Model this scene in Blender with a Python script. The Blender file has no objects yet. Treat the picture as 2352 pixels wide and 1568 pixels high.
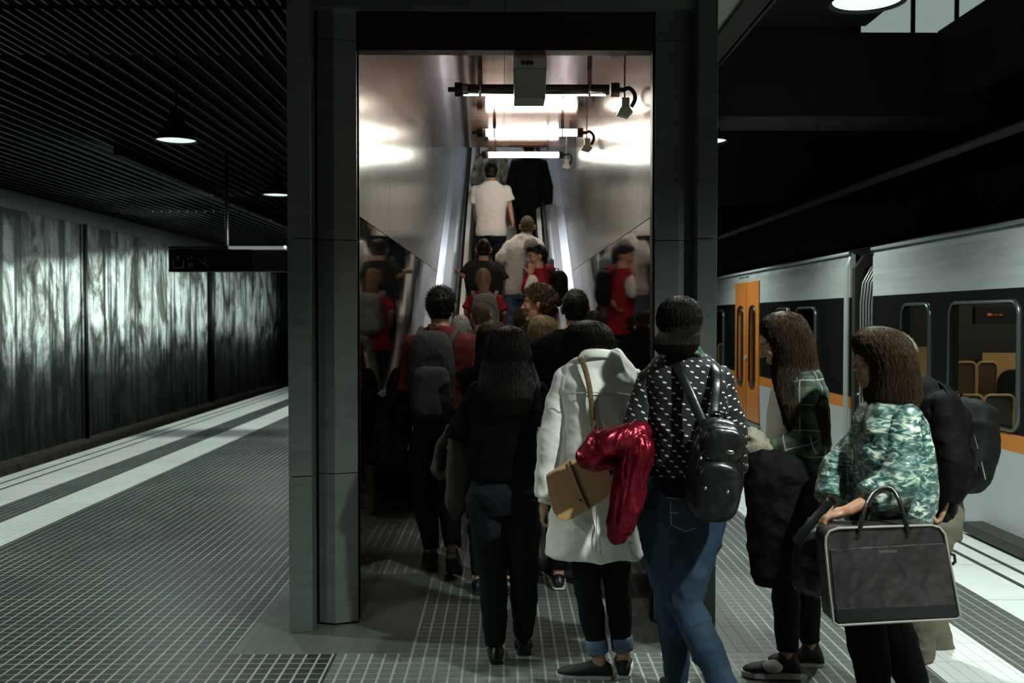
TUBE = 42.0
WASH = 90
TRAIN = 22
UPPER = 60
LAMP = 235
FRONT = 15
import bpy, math, random
import numpy as np
from mathutils import Vector, Matrix, noise, Quaternion
random.seed(7)
sc = bpy.context.scene
col = sc.collection
R = math.radians
# ------------------------------------------------------------------ camera
F = 2287.0
CAMZ = 1.6
YAW = math.atan((1176-1157)/F)      # the corridor axis meets the picture a little left of its middle
PITCH = math.atan((784-730)/F)
fwd = Vector((math.sin(YAW)*math.cos(PITCH), math.cos(YAW)*math.cos(PITCH), -math.sin(PITCH)))
rgt = Vector((math.cos(YAW), -math.sin(YAW), 0))
upv = rgt.cross(fwd)
def P(px, py, y):
    """world point seen at pixel (px,py) of the photograph at depth y"""
    d = fwd + rgt*((px-1176)/F) - upv*((py-784)/F)
    t = y/d.y
    return Vector((d.x*t, y, CAMZ + d.z*t))
cam_d = bpy.data.cameras.new('camera')
cam = bpy.data.objects.new('camera', cam_d); col.objects.link(cam)
cam.location = (0, 0, CAMZ)
cam.matrix_world = Matrix.Translation((0, 0, CAMZ)) @ Matrix((rgt, upv, -fwd)).transposed().to_4x4()
cam_d.sensor_width = 36; cam_d.lens = F/2352*36
cam_d.clip_end = 300
cam_d.dof.use_dof = True; cam_d.dof.focus_distance = 5.3; cam_d.dof.aperture_fstop = 3.4
sc.camera = cam
sc.view_settings.view_transform = 'Standard'; sc.view_settings.look = 'None'
sc.view_settings.gamma = 1; sc.view_settings.use_curve_mapping = False
sc.view_settings.exposure = 0.0
sc.cycles.max_bounces = 6; sc.cycles.diffuse_bounces = 2; sc.cycles.glossy_bounces = 4; sc.cycles.transmission_bounces = 4; sc.cycles.transparent_max_bounces = 8
w = bpy.data.worlds.new('world'); sc.world = w; w.use_nodes = True
w.node_tree.nodes['Background'].inputs[0].default_value = (.55, .8, .65, 1)
w.node_tree.nodes['Background'].inputs[1].default_value = .009

# ------------------------------------------------------------------ materials
def lin(c):
    return tuple((x/12.92 if x <= .04045 else ((x+.055)/1.055)**2.4) for x in c)
def hexc(h):
    return lin(tuple(int(h[i:i+2], 16)/255 for i in (0, 2, 4)))
class NT:
    def __init__(s, m):
        s.m = m; m.use_nodes = True; s.t = m.node_tree; s.n = s.t.nodes; s.l = s.t.links
        s.b = s.n.get('Principled BSDF')
    def add(s, typ, **kw):
        n = s.n.new(typ)
        for k, v in kw.items():
            if k == 'op': n.operation = v
            else: setattr(n, k, v)
        return n
    def link(s, a, b): s.l.new(a, b)
    def math(s, op, a, b=None, c=None, clamp=False):
        n = s.n.new('ShaderNodeMath'); n.operation = op; n.use_clamp = clamp
        for i, v in enumerate((a, b, c)):
            if v is None: continue
            if isinstance(v, (int, float)): n.inputs[i].default_value = v
            else: s.l.new(v, n.inputs[i])
        return n.outputs[0]
    def mix(s, fac, a, b):
        n = s.n.new('ShaderNodeMix'); n.data_type = 'RGBA'
        for i, v in ((0, fac), (6, a), (7, b)):
            if isinstance(v, (int, float)): n.inputs[i].default_value = v
            elif isinstance(v, tuple): n.inputs[i].default_value = (*v[:3], 1)
            else: s.l.new(v, n.inputs[i])
        return n.outputs[2]
    def noise(s, vec, scale, detail=4, rough=.55, dist=0):
        n = s.n.new('ShaderNodeTexNoise'); n.inputs['Scale'].default_value = scale
        n.inputs['Detail'].default_value = detail; n.inputs['Roughness'].default_value = rough
        n.inputs['Distortion'].default_value = dist
        if vec is not None: s.l.new(vec, n.inputs['Vector'])
        return n.outputs[0]
    def ramp(s, fac, stops):
        n = s.n.new('ShaderNodeValToRGB'); e = n.color_ramp.elements
        while len(e) < len(stops): e.new(.5)
        for k, (p, c) in enumerate(stops):
            e[k].position = p; e[k].color = (*c[:3], 1) if isinstance(c, tuple) else (c, c, c, 1)
        s.l.new(fac, n.inputs[0]); return n.outputs[0]
    def coord(s, kind='Object', scale=(1, 1, 1), loc=(0, 0, 0), rot=(0, 0, 0)):
        tc = s.n.new('ShaderNodeTexCoord'); mp = s.n.new('ShaderNodeMapping')
        mp.inputs['Scale'].default_value = scale; mp.inputs['Location'].default_value = loc; mp.inputs['Rotation'].default_value = rot
        s.l.new(tc.outputs[kind], mp.inputs[0]); return mp.outputs[0]
    def attr(s, name, scale=(1, 1, 1)):
        a = s.n.new('ShaderNodeAttribute'); a.attribute_name = name
        mp = s.n.new('ShaderNodeMapping'); mp.inputs['Scale'].default_value = scale
        s.l.new(a.outputs['Vector'], mp.inputs[0]); return mp.outputs[0]
    def bump(s, h, strength=.3, dist=.01):
        n = s.n.new('ShaderNodeBump'); n.inputs['Strength'].default_value = strength; n.inputs['Distance'].default_value = dist
        s.l.new(h, n.inputs['Height']); s.l.new(n.outputs[0], s.b.inputs['Normal']); return n
MATS = {}
def mat(name, color=(.5, .5, .5), rough=.6, metal=0., spec=.5, emit=None, estr=0, var=0., vscale=6., bump=0., bscale=80., stretch=(1, 1, 1), sheen=0., aniso=0.):
    if name in MATS: return MATS[name]
    m = bpy.data.materials.new(name); t = NT(m); b = t.b
    b.inputs['Base Color'].default_value = (*color, 1); b.inputs['Roughness'].default_value = rough
    b.inputs['Metallic'].default_value = metal; b.inputs['Specular IOR Level'].default_value = spec
    if sheen: b.inputs['Sheen Weight'].default_value = sheen
    if aniso: b.inputs['Anisotropic'].default_value = aniso
    if emit: b.inputs['Emission Color'].default_value = (*emit, 1); b.inputs['Emission Strength'].default_value = estr
    co = None
    if var:
        co = t.coord('Object', stretch); n = t.noise(co, vscale)
        lo = tuple(c*(1-var) for c in color); hi = tuple(min(1, c*(1+var)) for c in color)
        t.link(t.ramp(n, [(.3, lo), (.7, hi)]), b.inputs['Base Color'])
    if bump:
        co = co or t.coord('Object', stretch)
        t.bump(t.noise(co, bscale, 3), bump, .004)
    MATS[name] = m; return m

# ------------------------------------------------------------------ mesh helper
def smooth_path(pts, k=5):
    pts = [Vector(p) for p in pts]; out = []
    for i in range(len(pts)-1):
        p0, p1, p2, p3 = pts[max(i-1, 0)], pts[i], pts[i+1], pts[min(i+2, len(pts)-1)]
        for j in range(k):
            t = j/k; out.append(.5*((2*p1)+(p2-p0)*t+(2*p0-5*p1+4*p2-p3)*t*t+(3*p1-p0-3*p2+p3)*t**3))
    return out+[pts[-1]]
class MB:
    def __init__(s): s.v = []; s.f = []; s.m = []; s.cur = 0
    def ctube(s, pts, r, n=10, k=5, **kw): return s.tube(smooth_path(pts, k), r, n, **kw)
    def quadbox(s, pts):
        b = len(s.v); s.v += [tuple(p) for p in pts]
        for f in ((0, 3, 2, 1), (4, 5, 6, 7), (0, 1, 5, 4), (1, 2, 6, 5), (2, 3, 7, 6), (3, 0, 4, 7)):
            s.f.append(tuple(b+i for i in f)); s.m.append(s.cur)
        return s
    def box(s, x0, x1, y0, y1, z0, z1):
        return s.quadbox([(x0, y0, z0), (x1, y0, z0), (x1, y1, z0), (x0, y1, z0), (x0, y0, z1), (x1, y0, z1), (x1, y1, z1), (x0, y1, z1)])
    def rings(s, rs, cap=True, closed=False):
        b = len(s.v); n = len(rs[0])
        for r in rs: s.v += [tuple(p) for p in r]
        k = len(rs)
        for i in range(k if closed else k-1):
            a = b+i*n; c = b+((i+1) % k)*n
            for j in range(n):
                s.f.append((a+j, a+(j+1) % n, c+(j+1) % n, c+j)); s.m.append(s.cur)
        if cap and not closed:
            s.f.append(tuple(b+j for j in reversed(range(n)))); s.m.append(s.cur)
            s.f.append(tuple(b+(k-1)*n+j for j in range(n))); s.m.append(s.cur)
        return s
    def tube(s, pts, r, n=10, closed=False, flat=1., ref=None):
        """round tube along pts (r number or list); flat<1 squashes it along the second axis"""
        pts = [Vector(p) for p in pts]; rs = []
        up = Vector(ref) if ref is not None else None
        last = None
        for i, p in enumerate(pts):
            if closed: d = pts[(i+1) % len(pts)]-pts[i-1]
            else: d = pts[min(i+1, len(pts)-1)]-pts[max(i-1, 0)]
            d.normalize()
            if up is not None: a = up.cross(d)
            elif last is not None: a = last-d*last.dot(d)
            else: a = d.orthogonal()
            if a.length < 1e-6: a = d.orthogonal()
            a.normalize(); c = d.cross(a).normalized(); last = a
            rad = r[i] if isinstance(r, (list, tuple)) else r
            rs.append([p + a*(rad*math.cos(t*2*math.pi/n)) + c*(rad*flat*math.sin(t*2*math.pi/n)) for t in range(n)])
        return s.rings(rs, closed=closed)
    def cyl(s, a, b, r, n=20): return s.tube([a, b], r, n)
    def capsule(s, a, b, ra, rb, n=14, sq=(1, 1, 1)):
        a = Vector(a); b = Vector(b); d = b-a
        if d.length < 1e-5: d = Vector((0, 0, 1e-4)); b = a+d
        d.normalize(); u = d.orthogonal().normalized(); v = d.cross(u); rs = []
        for k in range(5):
            t = -math.pi/2+(k+.15)*math.pi/2/5
            rs.append([a+d*(ra*math.sin(t))+(u*math.cos(q)+v*math.sin(q))*(ra*math.cos(t)) for q in [j*2*math.pi/n for j in range(n)]])
        for k in range(5):
            t = (k+.85)*math.pi/2/5
            rs.append([b+d*(rb*math.sin(t))+(u*math.cos(q)+v*math.sin(q))*(rb*math.cos(t)) for q in [j*2*math.pi/n for j in range(n)]])
        return s.rings(rs)
    def limb(s, pts, rad, n=14):
        for i in range(len(pts)-1): s.capsule(pts[i], pts[i+1], rad[i], rad[i+1], n)
        return s
    def ell(s, c, ax, ay, az, n=20, m=12):
        """ellipsoid with axis vectors"""
        c = Vector(c); rs = []
        for k in range(m):
            t = -math.pi/2+(k+.25)*math.pi/(m-.5)
            rs.append([c+Vector(az)*math.sin(t)+(Vector(ax)*math.cos(q)+Vector(ay)*math.sin(q))*math.cos(t) for q in [j*2*math.pi/n for j in range(n)]])
        return s.rings(rs)
    def lathe(s, c, prof, n=32):
        c = Vector(c)
        return s.rings([[c+Vector((r*math.cos(q), r*math.sin(q), z)) for q in [j*2*math.pi/n for j in range(n)]] for r, z in prof])
    def prism(s, poly, off):
        """extrude polygon (list of 3D pts) by offset vector"""
        o = Vector(off); return s.rings([[Vector(p) for p in poly], [Vector(p)+o for p in poly]])
    def mesh(s, name, mats, smooth=False):
        me = bpy.data.meshes.new(name); me.from_pydata(s.v, [], s.f)
        for m in (mats if isinstance(mats, (list, tuple)) else [mats]): me.materials.append(m)
        if any(s.m): me.polygons.foreach_set('material_index', s.m)
        me.validate(); me.update()
        import bmesh
        bm = bmesh.new(); bm.from_mesh(me); bmesh.ops.recalc_face_normals(bm, faces=bm.faces); bm.to_mesh(me); bm.free()
        if smooth: me.polygons.foreach_set('use_smooth', [True]*len(me.polygons))
        return me
    def obj(s, name, mats, parent=None, smooth=False, bevel=0, **tags):
        o = bpy.data.objects.new(name, s.mesh(name, mats, smooth)); col.objects.link(o)
        if parent is not None:
            o.parent = parent; bpy_world(parent); o.matrix_parent_inverse = WORLD[parent.name].inverted()
            WORLD[o.name] = WORLD[parent.name] @ Matrix.Identity(4)
            WORLD[o.name] = Matrix.Identity(4)
        else: WORLD[o.name] = Matrix.Identity(4)
        if bevel:
            b = o.modifiers.new('bevel', 'BEVEL'); b.width = bevel; b.segments = 2; b.limit_method = 'ANGLE'
        for k, v in tags.items(): o[k] = v
        return o
WORLD = {}
def bpy_world(o):
    if o.name not in WORLD: WORLD[o.name] = Matrix.Identity(4)
def tag(o, label=None, category=None, group=None, kind=None):
    if label: o['label'] = label
    if category: o['category'] = category
    if group: o['group'] = group
    if kind: o['kind'] = kind
    return o
def thing(name, loc, label, category, group=None, rotz=0.):
    o = bpy.data.objects.new(name, None); col.objects.link(o)
    o.empty_display_size = .1; o.location = loc; o.rotation_euler = (0, 0, rotz)
    WORLD[o.name] = Matrix.Translation(loc) @ Matrix.Rotation(rotz, 4, 'Z')
    return tag(o, label, category, group)
def struct(o, label=None): o['kind'] = 'structure'; (label and tag(o, label)); return o
def dup(root, loc, label=None, group=None):
    r = root.copy(); col.objects.link(r); r.location = loc
    if label: r['label'] = label
    if group: r['group'] = group
    for ch in list(root.children):
        c = ch.copy(); col.objects.link(c); c.parent = r
        for g in list(ch.children):
            d = g.copy(); col.objects.link(d); d.parent = c
    return r

# surface materials
steel = mat('satin steel panel', (.155, .178, .165), .36, .5, var=.12, vscale=3, stretch=(1, 1, 6), bump=.03, bscale=8)
steel_dark = mat('dark steel recess', (.03, .033, .03), .5, .8)
black_metal = mat('black painted metal', (.012, .013, .012), .45, .3, bump=.05, bscale=60)
def shaft_mat(name, c, r, wav, metal=1., stainscale=2.):
    m = bpy.data.materials.new(name); t = NT(m); b = t.b
    b.inputs['Metallic'].default_value = metal
    co = t.coord('Object', (1, 1, 1))
    n = t.noise(co, stainscale, 3)
    t.link(t.ramp(n, [(.3, tuple(x*.88 for x in c)), (.75, c)]), b.inputs['Base Color'])
    t.link(t.ramp(t.noise(t.coord('Object', (1, 9, 1.2)), 3, 4), [(.2, r*.9), (.8, r*1.15)]), b.inputs['Roughness'])
    t.bump(t.noise(t.coord('Object', (1, .9, .5)), 1.3, 1), wav, .05)
    MATS[name] = m; return m
wall_upper = shaft_mat('brushed steel wall', (.66, .67, .60), .18, .10, .86)
wall_lower = shaft_mat('polished dark steel wall', (.27, .27, .235), .045, .06)
red_ceiling = shaft_mat('polished red brown ceiling panel', (.56, .23, .155), .10, .06, .9)
b_ = red_ceiling.node_tree.nodes['Principled BSDF']

# floor: small square tiles with raised joints, pale bands along both edges
def floor_mat():
    m = bpy.data.materials.new('platform tiles'); t = NT(m); b = t.b
    g = t.n.new('ShaderNodeNewGeometry'); s = t.n.new('ShaderNodeSeparateXYZ'); t.link(g.outputs['Position'], s.inputs[0])
    X, Y = s.outputs[0], s.outputs[1]
    def lines(c, pitch, wdt, off=0):
        f = t.math('FRACT', t.math('DIVIDE', t.math('ADD', c, 100+off), pitch))
        d = t.math('ABSOLUTE', t.math('SUBTRACT', f, .5))          # .5 at the joint
        return t.math('GREATER_THAN', d, .5-wdt/pitch/2)
    gx = lines(X, .0625, .0105); gy = lines(Y, .0667, .0095)
    big_x = lines(X, .5, .011); big_y = lines(Y, .5336, .009)
    def band(c, a, bb): return t.math('MULTIPLY', t.math('GREATER_THAN', c, a), t.math('LESS_THAN', c, bb))
    def either(*a):
        r = a[0]
        for q in a[1:]: r = t.math('MAXIMUM', r, q)
        return r
    pale = either(band(X, -3.93, -3.53), band(X, -5.2, -4.28), band(X, 1.95, 2.34), band(X, 2.745, 3.7))
    smooth_edge = either(band(X, -5.2, -4.28), band(X, 2.745, 3.7))
    slot = either(band(X, -4.885, -4.85), band(X, -4.715, -4.68), band(X, 3.235, 3.275), band(X, 3.075, 3.115))
    # plain apron slabs around the columns of the entrance
    apron = t.math('MULTIPLY', band(Y, 4.72, 6.2), either(band(X, -1.30, -.45), band(X, .62, 1.245)))
    co = t.coord('Object')
    n1 = t.noise(co, 1.3, 4); n2 = t.noise(co, 160, 2); n3 = t.noise(co, .6, 3)
    tile = t.ramp(n2, [(.35, (.006, .008, .007)), (.7, (.032, .040, .034))])
    granite = t.ramp(n2, [(.35, (.045, .052, .047)), (.65, (.17, .19, .17))])
    granite = t.mix(t.math('MULTIPLY', n1, .5), granite, (.06, .068, .062))
    right = t.math('GREATER_THAN', X, -.80)
    tile = t.mix(right, tile, granite)
    grout = t.ramp(n1, [(.3, (.14, .16, .145)), (.75, (.34, .37, .335))])
    joint = t.math('MAXIMUM', gx, t.math('MULTIPLY', gy, .5))
    joint = either(joint, big_x, t.math('MULTIPLY', big_y, .75))
    c = t.mix(joint, tile, grout)
    rib = t.math('MULTIPLY', t.math('MULTIPLY', gy, t.math('GREATER_THAN', X, 1.0)), t.math('SUBTRACT', 1, gx))
    c = t.mix(t.math('MULTIPLY', rib, .8), c, (.02, .024, .02))
    c = t.mix(t.math('MULTIPLY', t.math('LESS_THAN', t.math('ABSOLUTE', t.math('ADD', X, .80)), .006), .8), c, (.01, .012, .01))
    palec = t.ramp(n1, [(.25, (.60, .64, .62)), (.8, (.76, .80, .78))])
    pj = t.math('MULTIPLY', t.math('MAXIMUM', lines(X, .0625, .005), lines(Y, .2668, .006)), t.math('SUBTRACT', 1, smooth_edge))
    pj = t.math('MAXIMUM', pj, t.math('MULTIPLY', smooth_edge, lines(Y, .8, .012)))
    palec = t.mix(t.math('MULTIPLY', pj, .55), palec, (.18, .20, .19))
    c = t.mix(pale, c, palec)
    c = t.mix(slot, c, (.03, .035, .03))
    apc = t.ramp(n1, [(.3, (.05, .058, .052)), (.8, (.11, .125, .11))])
    c = t.mix(apron, c, apc)
    t.link(c, b.inputs['Base Color'])
    rr = t.math('ADD', .30, t.math('MULTIPLY', n3, .18))
    rr = t.math('ADD', rr, t.math('MULTIPLY', joint, .2)); rr = t.math('ADD', rr, t.math('MULTIPLY', pale, .15))
    t.link(rr, b.inputs['Roughness'])
    flat = t.math('SUBTRACT', 1, t.math('MAXIMUM', apron, smooth_edge))
    hgt = t.math('ADD', t.math('MULTIPLY', t.math('MAXIMUM', gx, gy), -1), t.math('MULTIPLY', n2, .25))
    t.bump(t.math('MULTIPLY', hgt, flat), .35, .003)
    t.link(t.math('ADD', t.math('ADD', .10, t.math('MULTIPLY', n3, .25)), t.math('MULTIPLY', t.math('GREATER_THAN', X, 1.), .3)), b.inputs['Specular IOR Level'])
    return m
FX0, FX1 = -5.05, 3.49
fl = MB().box(FX0, FX1, -8, 60, -.18, 0).obj('floor', floor_mat()); struct(fl, 'tiled island platform between the two tracks')
conc_dark = mat('dark concrete', (.05, .05, .045), .85, var=.4, vscale=2, bump=.2, bscale=9)
struct(MB().box(FX0+.12, FX1-.12, -8, 60, -1.25, -.18).obj('floor', conc_dark), 'concrete plinth under the platform')
ballast = mat('track ballast', (.05, .045, .035), .95, var=.5, vscale=25, bump=1., bscale=30)
struct(MB().box(-9.05, 9.2, -8, 60, -1.4, -1.25).obj('floor', ballast), 'track bed beside the platform')
ledge_m = mat('brown track ledge', (.075, .060, .042), .9, var=.5, vscale=5, bump=.5, bscale=20)
struct(MB().box(-9.0, -8.55, -8, 60, -1.25, -.97).obj('trim_1', ledge_m), 'brown ledge running along the foot of the stained wall')
def rail(x):
    o = MB().box(x-.035, x+.035, -8, 60, -1.1, -1.05).box(x-.01, x+.01, -8, 60, -1.2, -1.09).box(x-.06, x+.06, -8, 60, -1.22, -1.19).obj('track_rail', mat('rail steel', (.2, .18, .16), .35, 1.))
    return o
for i, x in enumerate((-7.6, -6.1)):
    tag(rail(x), ('steel rail nearer the stained wall' if i == 0 else 'steel rail nearer the platform edge with the pale stripes'), 'rail')

# stained concrete wall across the left track
def wall_mat():
    m = bpy.data.materials.new('stained concrete wall'); t = NT(m); b = t.b
    co = t.coord('Object')
    n1 = t.noise(t.coord('Object', (1, .8, .42)), 1.1, 8, .68, 1.8)
    n2 = t.noise(t.coord('Object', (1, 1.1, .9)), .8, 3)
    n3 = t.noise(t.coord('Object', (1, 3, 3)), 6, 5)
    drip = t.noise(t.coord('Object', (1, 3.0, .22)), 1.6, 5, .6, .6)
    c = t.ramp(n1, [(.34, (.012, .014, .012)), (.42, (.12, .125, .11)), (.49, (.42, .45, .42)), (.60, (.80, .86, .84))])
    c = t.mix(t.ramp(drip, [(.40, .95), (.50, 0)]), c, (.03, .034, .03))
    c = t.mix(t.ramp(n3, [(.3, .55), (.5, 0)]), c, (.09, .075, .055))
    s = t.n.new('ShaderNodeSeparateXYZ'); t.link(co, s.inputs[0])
    # light fade-out below and lamp cutoff above, painted into the colour with ragged edges
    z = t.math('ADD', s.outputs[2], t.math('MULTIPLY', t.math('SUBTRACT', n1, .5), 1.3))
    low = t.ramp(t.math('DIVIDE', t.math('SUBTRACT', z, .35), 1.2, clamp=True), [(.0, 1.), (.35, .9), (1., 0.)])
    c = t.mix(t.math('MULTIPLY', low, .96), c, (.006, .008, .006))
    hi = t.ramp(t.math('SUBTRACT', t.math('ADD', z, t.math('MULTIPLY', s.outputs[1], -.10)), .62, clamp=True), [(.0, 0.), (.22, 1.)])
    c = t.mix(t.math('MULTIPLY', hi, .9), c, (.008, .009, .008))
    # vertical panel joints
    f = t.math('ABSOLUTE', t.math('SUBTRACT', t.math('FRACT', t.math('DIVIDE', s.outputs[1], 2.05)), .5))
    jn = t.math('GREATER_THAN', f, .475)
    c = t.mix(t.math('MULTIPLY', jn, .85), c, (.012, .014, .012))
    t.link(c, b.inputs['Base Color']); b.inputs['Roughness'].default_value = .7; b.inputs['Specular IOR Level'].default_value = .2
    t.bump(t.math('ADD', n1, t.math('MULTIPLY', jn, -1)), .6, .03)
    return m
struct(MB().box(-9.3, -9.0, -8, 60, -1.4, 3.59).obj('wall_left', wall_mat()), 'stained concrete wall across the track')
dark_paint = mat('dark grey fascia', (.035, .038, .035), .7)
struct(MB().prism([(-9.3, -8, 3.59), (-8.98, -8, 3.59), (-8.9, -8, 4.2), (-9.3, -8, 4.2)], (0, 68, 0)).obj('trim_2', dark_paint), 'dark fascia above the stained wall')
for y, r, nm in ((30.4, .09, 'dark vertical pipe on the stained wall below the hanging sign'), (21.3, .045, 'dark vertical pipe on the stained wall near its bright streaks')):
    tag(MB().cyl((-8.9, y, -.97), (-8.9, y, 3.6), r, 14).obj('wall_pipe', black_metal, smooth=True), nm, 'pipe')
# slatted ceiling over the left side
slat_m = mat('ceiling slat', (.034, .038, .034), .42, .6)
mb = MB()
k = 0
x = -1.25
while x > -8.9:
    for (p, q) in ((-8, 7.4), (7.5, 8.8), (8.8, 22), (22.1, 60)):
        if k % 2 == 0 or q <= 8.8: mb.box(x-.022, x, p, q, 3.9, 3.98)
    x -= .095; k += 1
struct(mb.obj('ceiling', slat_m), 'dark slatted metal ceiling over the left platform')
for (x0, x1, y0, y1, lb) in ((-7.9, -4.9, 19.6, 19.9, 'dim strip light showing between the ceiling slats beyond the lamp'), (-8.2, -6.6, 22.6, 23.6, 'dim light panel behind the ceiling slats above the hanging sign')):
    tag(MB().box(x0, x1, y0, y1, 4.05, 4.08).obj('ceiling_light', mat('dim panel behind slats', (.2, .22, .2), .5, emit=(.7, .95, .85), estr=.22)), lb, 'lamp')
black_void = mat('black ceiling void', (.006, .006, .006), .95)
struct(MB().box(-9.3, -1.1, -8, 60, 4.15, 4.3).obj('ceiling', black_void))
# right side ceiling
struct(MB().box(-1.1, 9.2, -8, 60, 5.3, 5.5).obj('ceiling', black_void), 'black ceiling above the right track')
pale_panel = mat('pale ceiling strip', (.42, .44, .38), .6)
struct(MB().box(1.1, 1.72, -8, 40, 3.9, 4.0).obj('ceiling', pale_panel), 'pale strip of ceiling beside the entrance')
struct(MB().box(1.72, 1.90, -8, 40, 3.86, 4.3).box(1.93, 1.955, -8, 40, 3.87, 3.9).obj('trim_3', mat('dark edge trim', (.03, .033, .028), .5, .5)), 'dark ceiling edge trim')
beam_m = mat('dark painted concrete beam', (.022, .023, .02), .8, var=.3, vscale=1.5, bump=.1, bscale=12)
struct(MB().box(1.95, 9.2, 9.67, 10.4, 3.55, 4.36).obj('ceiling_beam', beam_m), 'dark concrete beam crossing above the train')
struct(MB().box(1.95, 9.2, 16.5, 17.3, 3.55, 5.3).obj('ceiling_beam', beam_m), 'far dark concrete beam crossing above the train')
struct(MB().box(6.2, 6.6, -8, 60, 2.9, 3.5).obj('ceiling_beam', beam_m), 'dark beam running along above the train roof')
struct(MB().box(8.9, 9.2, -8, 60, -1.4, 5.4).obj('wall_right', conc_dark), 'concrete wall beyond the train')
struct(MB().box(-9.3, 9.2, 59.8, 60, -1.4, 5.5).obj('wall_far', conc_dark)); struct(MB().box(-9.3, 9.2, -8.2, -8, -1.4, 5.5).obj('wall_near', conc_dark))
tag(MB().cyl((4.46, -8, 3.25), (4.46, 58, 3.25), .045, 12).obj('cable_conduit', mat('conduit grey', (.5, .49, .45), .6)), 'long grey conduit running above the train', 'pipe')
# lit glazed screen of the mezzanine beyond the beam
pane_m = mat('lit frosted pane', (.3, .35, .33), .4, emit=(.62, .8, .74), estr=.36, var=.1)
fr = MB()
xs = [3.72, 4.29, 4.75, 5.35]
for x in xs: fr.box(x-.022, x+.022, 10.47, 10.53, 4.36, 5.2)
wf = fr.box(3.7, 5.37, 10.47, 10.53, 4.36, 4.40).box(3.7, 5.37, 10.47, 10.53, 5.16, 5.2).obj('window_1', black_metal); struct(wf, 'lit glazed screen of the mezzanine above the train')
for a_, b_2 in zip(xs, xs[1:]): MB().box(a_+.02, b_2-.02, 10.49, 10.50, 4.4, 5.16).obj('pane', pane_m, wf)
struct(MB().box(4.2, 4.5, -8, 9.67, 3.75, 4.37).obj('wall_mezzanine', beam_m), 'dark parapet of the mezzanine above the train')
struct(MB().box(1.96, 3.50, -8, 9.67, 4.42, 5.3).obj('ceiling', beam_m), 'dark ceiling slab beside the pale strip')

# ------------------------------------------------------------------ pendant lamps of the platform
def pendant(x, y, label, on=1.0):
    t = thing('pendant_lamp', (x, y, 3.35), label, 'lamp', 'round pendant lamps over the platform')
    MB().lathe((x, y, 3.35), [(.02, .30), (.05, .29), (.07, .2), (.12, .11), (.20, .0), (.205, -.02), (.195, -.015), (.11, .1), (.03, .2)], 32).obj('lamp_shade', mat('dark lamp shade', (.025, .025, .023), .5, .3), t, smooth=True)
    MB().lathe((x, y, 3.35), [(.005, -.012), (.1, -.010), (.185, -.004), (.188, .0), (.18, .01), (.005, .012)], 32).obj('diffuser', mat('lit lamp diffuser', (.8, .9, .85), .4, emit=(.84, .98, .90), estr=.95), t, smooth=True)
    MB().cyl((x, y, 3.62), (x, y, 4.1), .012, 8).obj('stem', black_metal, t)
    ld = bpy.data.lights.new('lamp_light', 'SPOT'); lo = bpy.data.objects.new('lamp_light', ld); col.objects.link(lo)
    ld.energy = LAMP*on; ld.color = (.88, 1.0, .93); ld.spot_size = R(146); ld.spot_blend = .62; ld.shadow_soft_size = .06
    lo.parent = t; lo.location = (0, 0, -.05)
    return t
pendant(-3.21, 9.83, 'round pendant lamp over the left platform, nearer of the two seen')
pendant(-3.21, 14.15, 'round pendant lamp over the left platform, half hidden by the entrance frame')
pendant(-3.21, 18.5, 'pendant lamp far down the left platform')
pendant(-3.21, 5.5, 'pendant lamp over the left platform beside the entrance', 1.2)
pendant(-3.21, 1.2, 'pendant lamp over the left platform behind the viewer', 1.15)
pendant(2.0, 5.5, 'round pendant lamp at the top edge above the train side', 1.3)
pendant(2.0, 9.83, 'round pendant lamp peeping out behind the right frame of the entrance')
pendant(2.2, 2.3, 'pendant lamp over the right platform behind the queue', 2.7)
pendant(2.0, 14.15, 'pendant lamp far down the right platform')
# strip lights added over the left track to brighten the stained wall
def batten(x, y0, y1, z, label, power, rot=0):
    t = thing('added_track_light', (x, (y0+y1)/2, z), label, 'lamp', 'strip lights above the track')
    MB().box(x-.05, x+.05, y0, y1, z+.02, z+.08).obj('housing', black_metal, t)
    MB().cyl((x, y0+.02, z), (x, y1-.02, z), .018, 10).obj('tube', mat('added track light tube', (.9, .9, .9), .5, emit=(.8, 1, .92), estr=3), t)
    ld = bpy.data.lights.new('added_strip_light', 'AREA'); ld.shape = 'RECTANGLE'; ld.size = .1; ld.size_y = y1-y0
    lo = bpy.data.objects.new('added_strip_light', ld); col.objects.link(lo); ld.energy = power; ld.color = (.84, 1, .95)
    lo.parent = t; lo.location = (-.02, 0, -.03); lo.rotation_euler = (0, rot, 0)
    return t
def wallwash(y0, y1, label, power):
    x, z = -5.2, 3.83
    t = thing('added_track_light', (x, (y0+y1)/2, z), label, 'lamp', 'added hooded strip lights washing the stained wall')
    MB().box(x+.015, x+.03, y0, y1, z-.045, z+.07).box(x-.05, x+.03, y0, y1, z+.04, z+.07).box(x-.05, x+.03, y0-.01, y0, z-.045, z+.07).box(x-.05, x+.03, y1, y1+.01, z-.045, z+.07).obj('hood', black_metal, t)
    MB().cyl((x-.02, y0+.02, z), (x-.02, y1-.02, z), .013, 10).obj('tube', mat('added track light tube', (.9, .9, .9), .5, emit=(.8, 1, .92), estr=6), t)
    ld = bpy.data.lights.new('added_strip_light', 'AREA'); ld.shape = 'RECTANGLE'; ld.size = .04; ld.size_y = y1-y0
    lo = bpy.data.objects.new('added_strip_light', ld); col.objects.link(lo); ld.energy = power; ld.color = (.82, 1, .95)
    lo.parent = t; lo.location = (-.045, 0, -.01); lo.rotation_euler = (0, R(62), 0); ld.spread = R(62)
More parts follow.
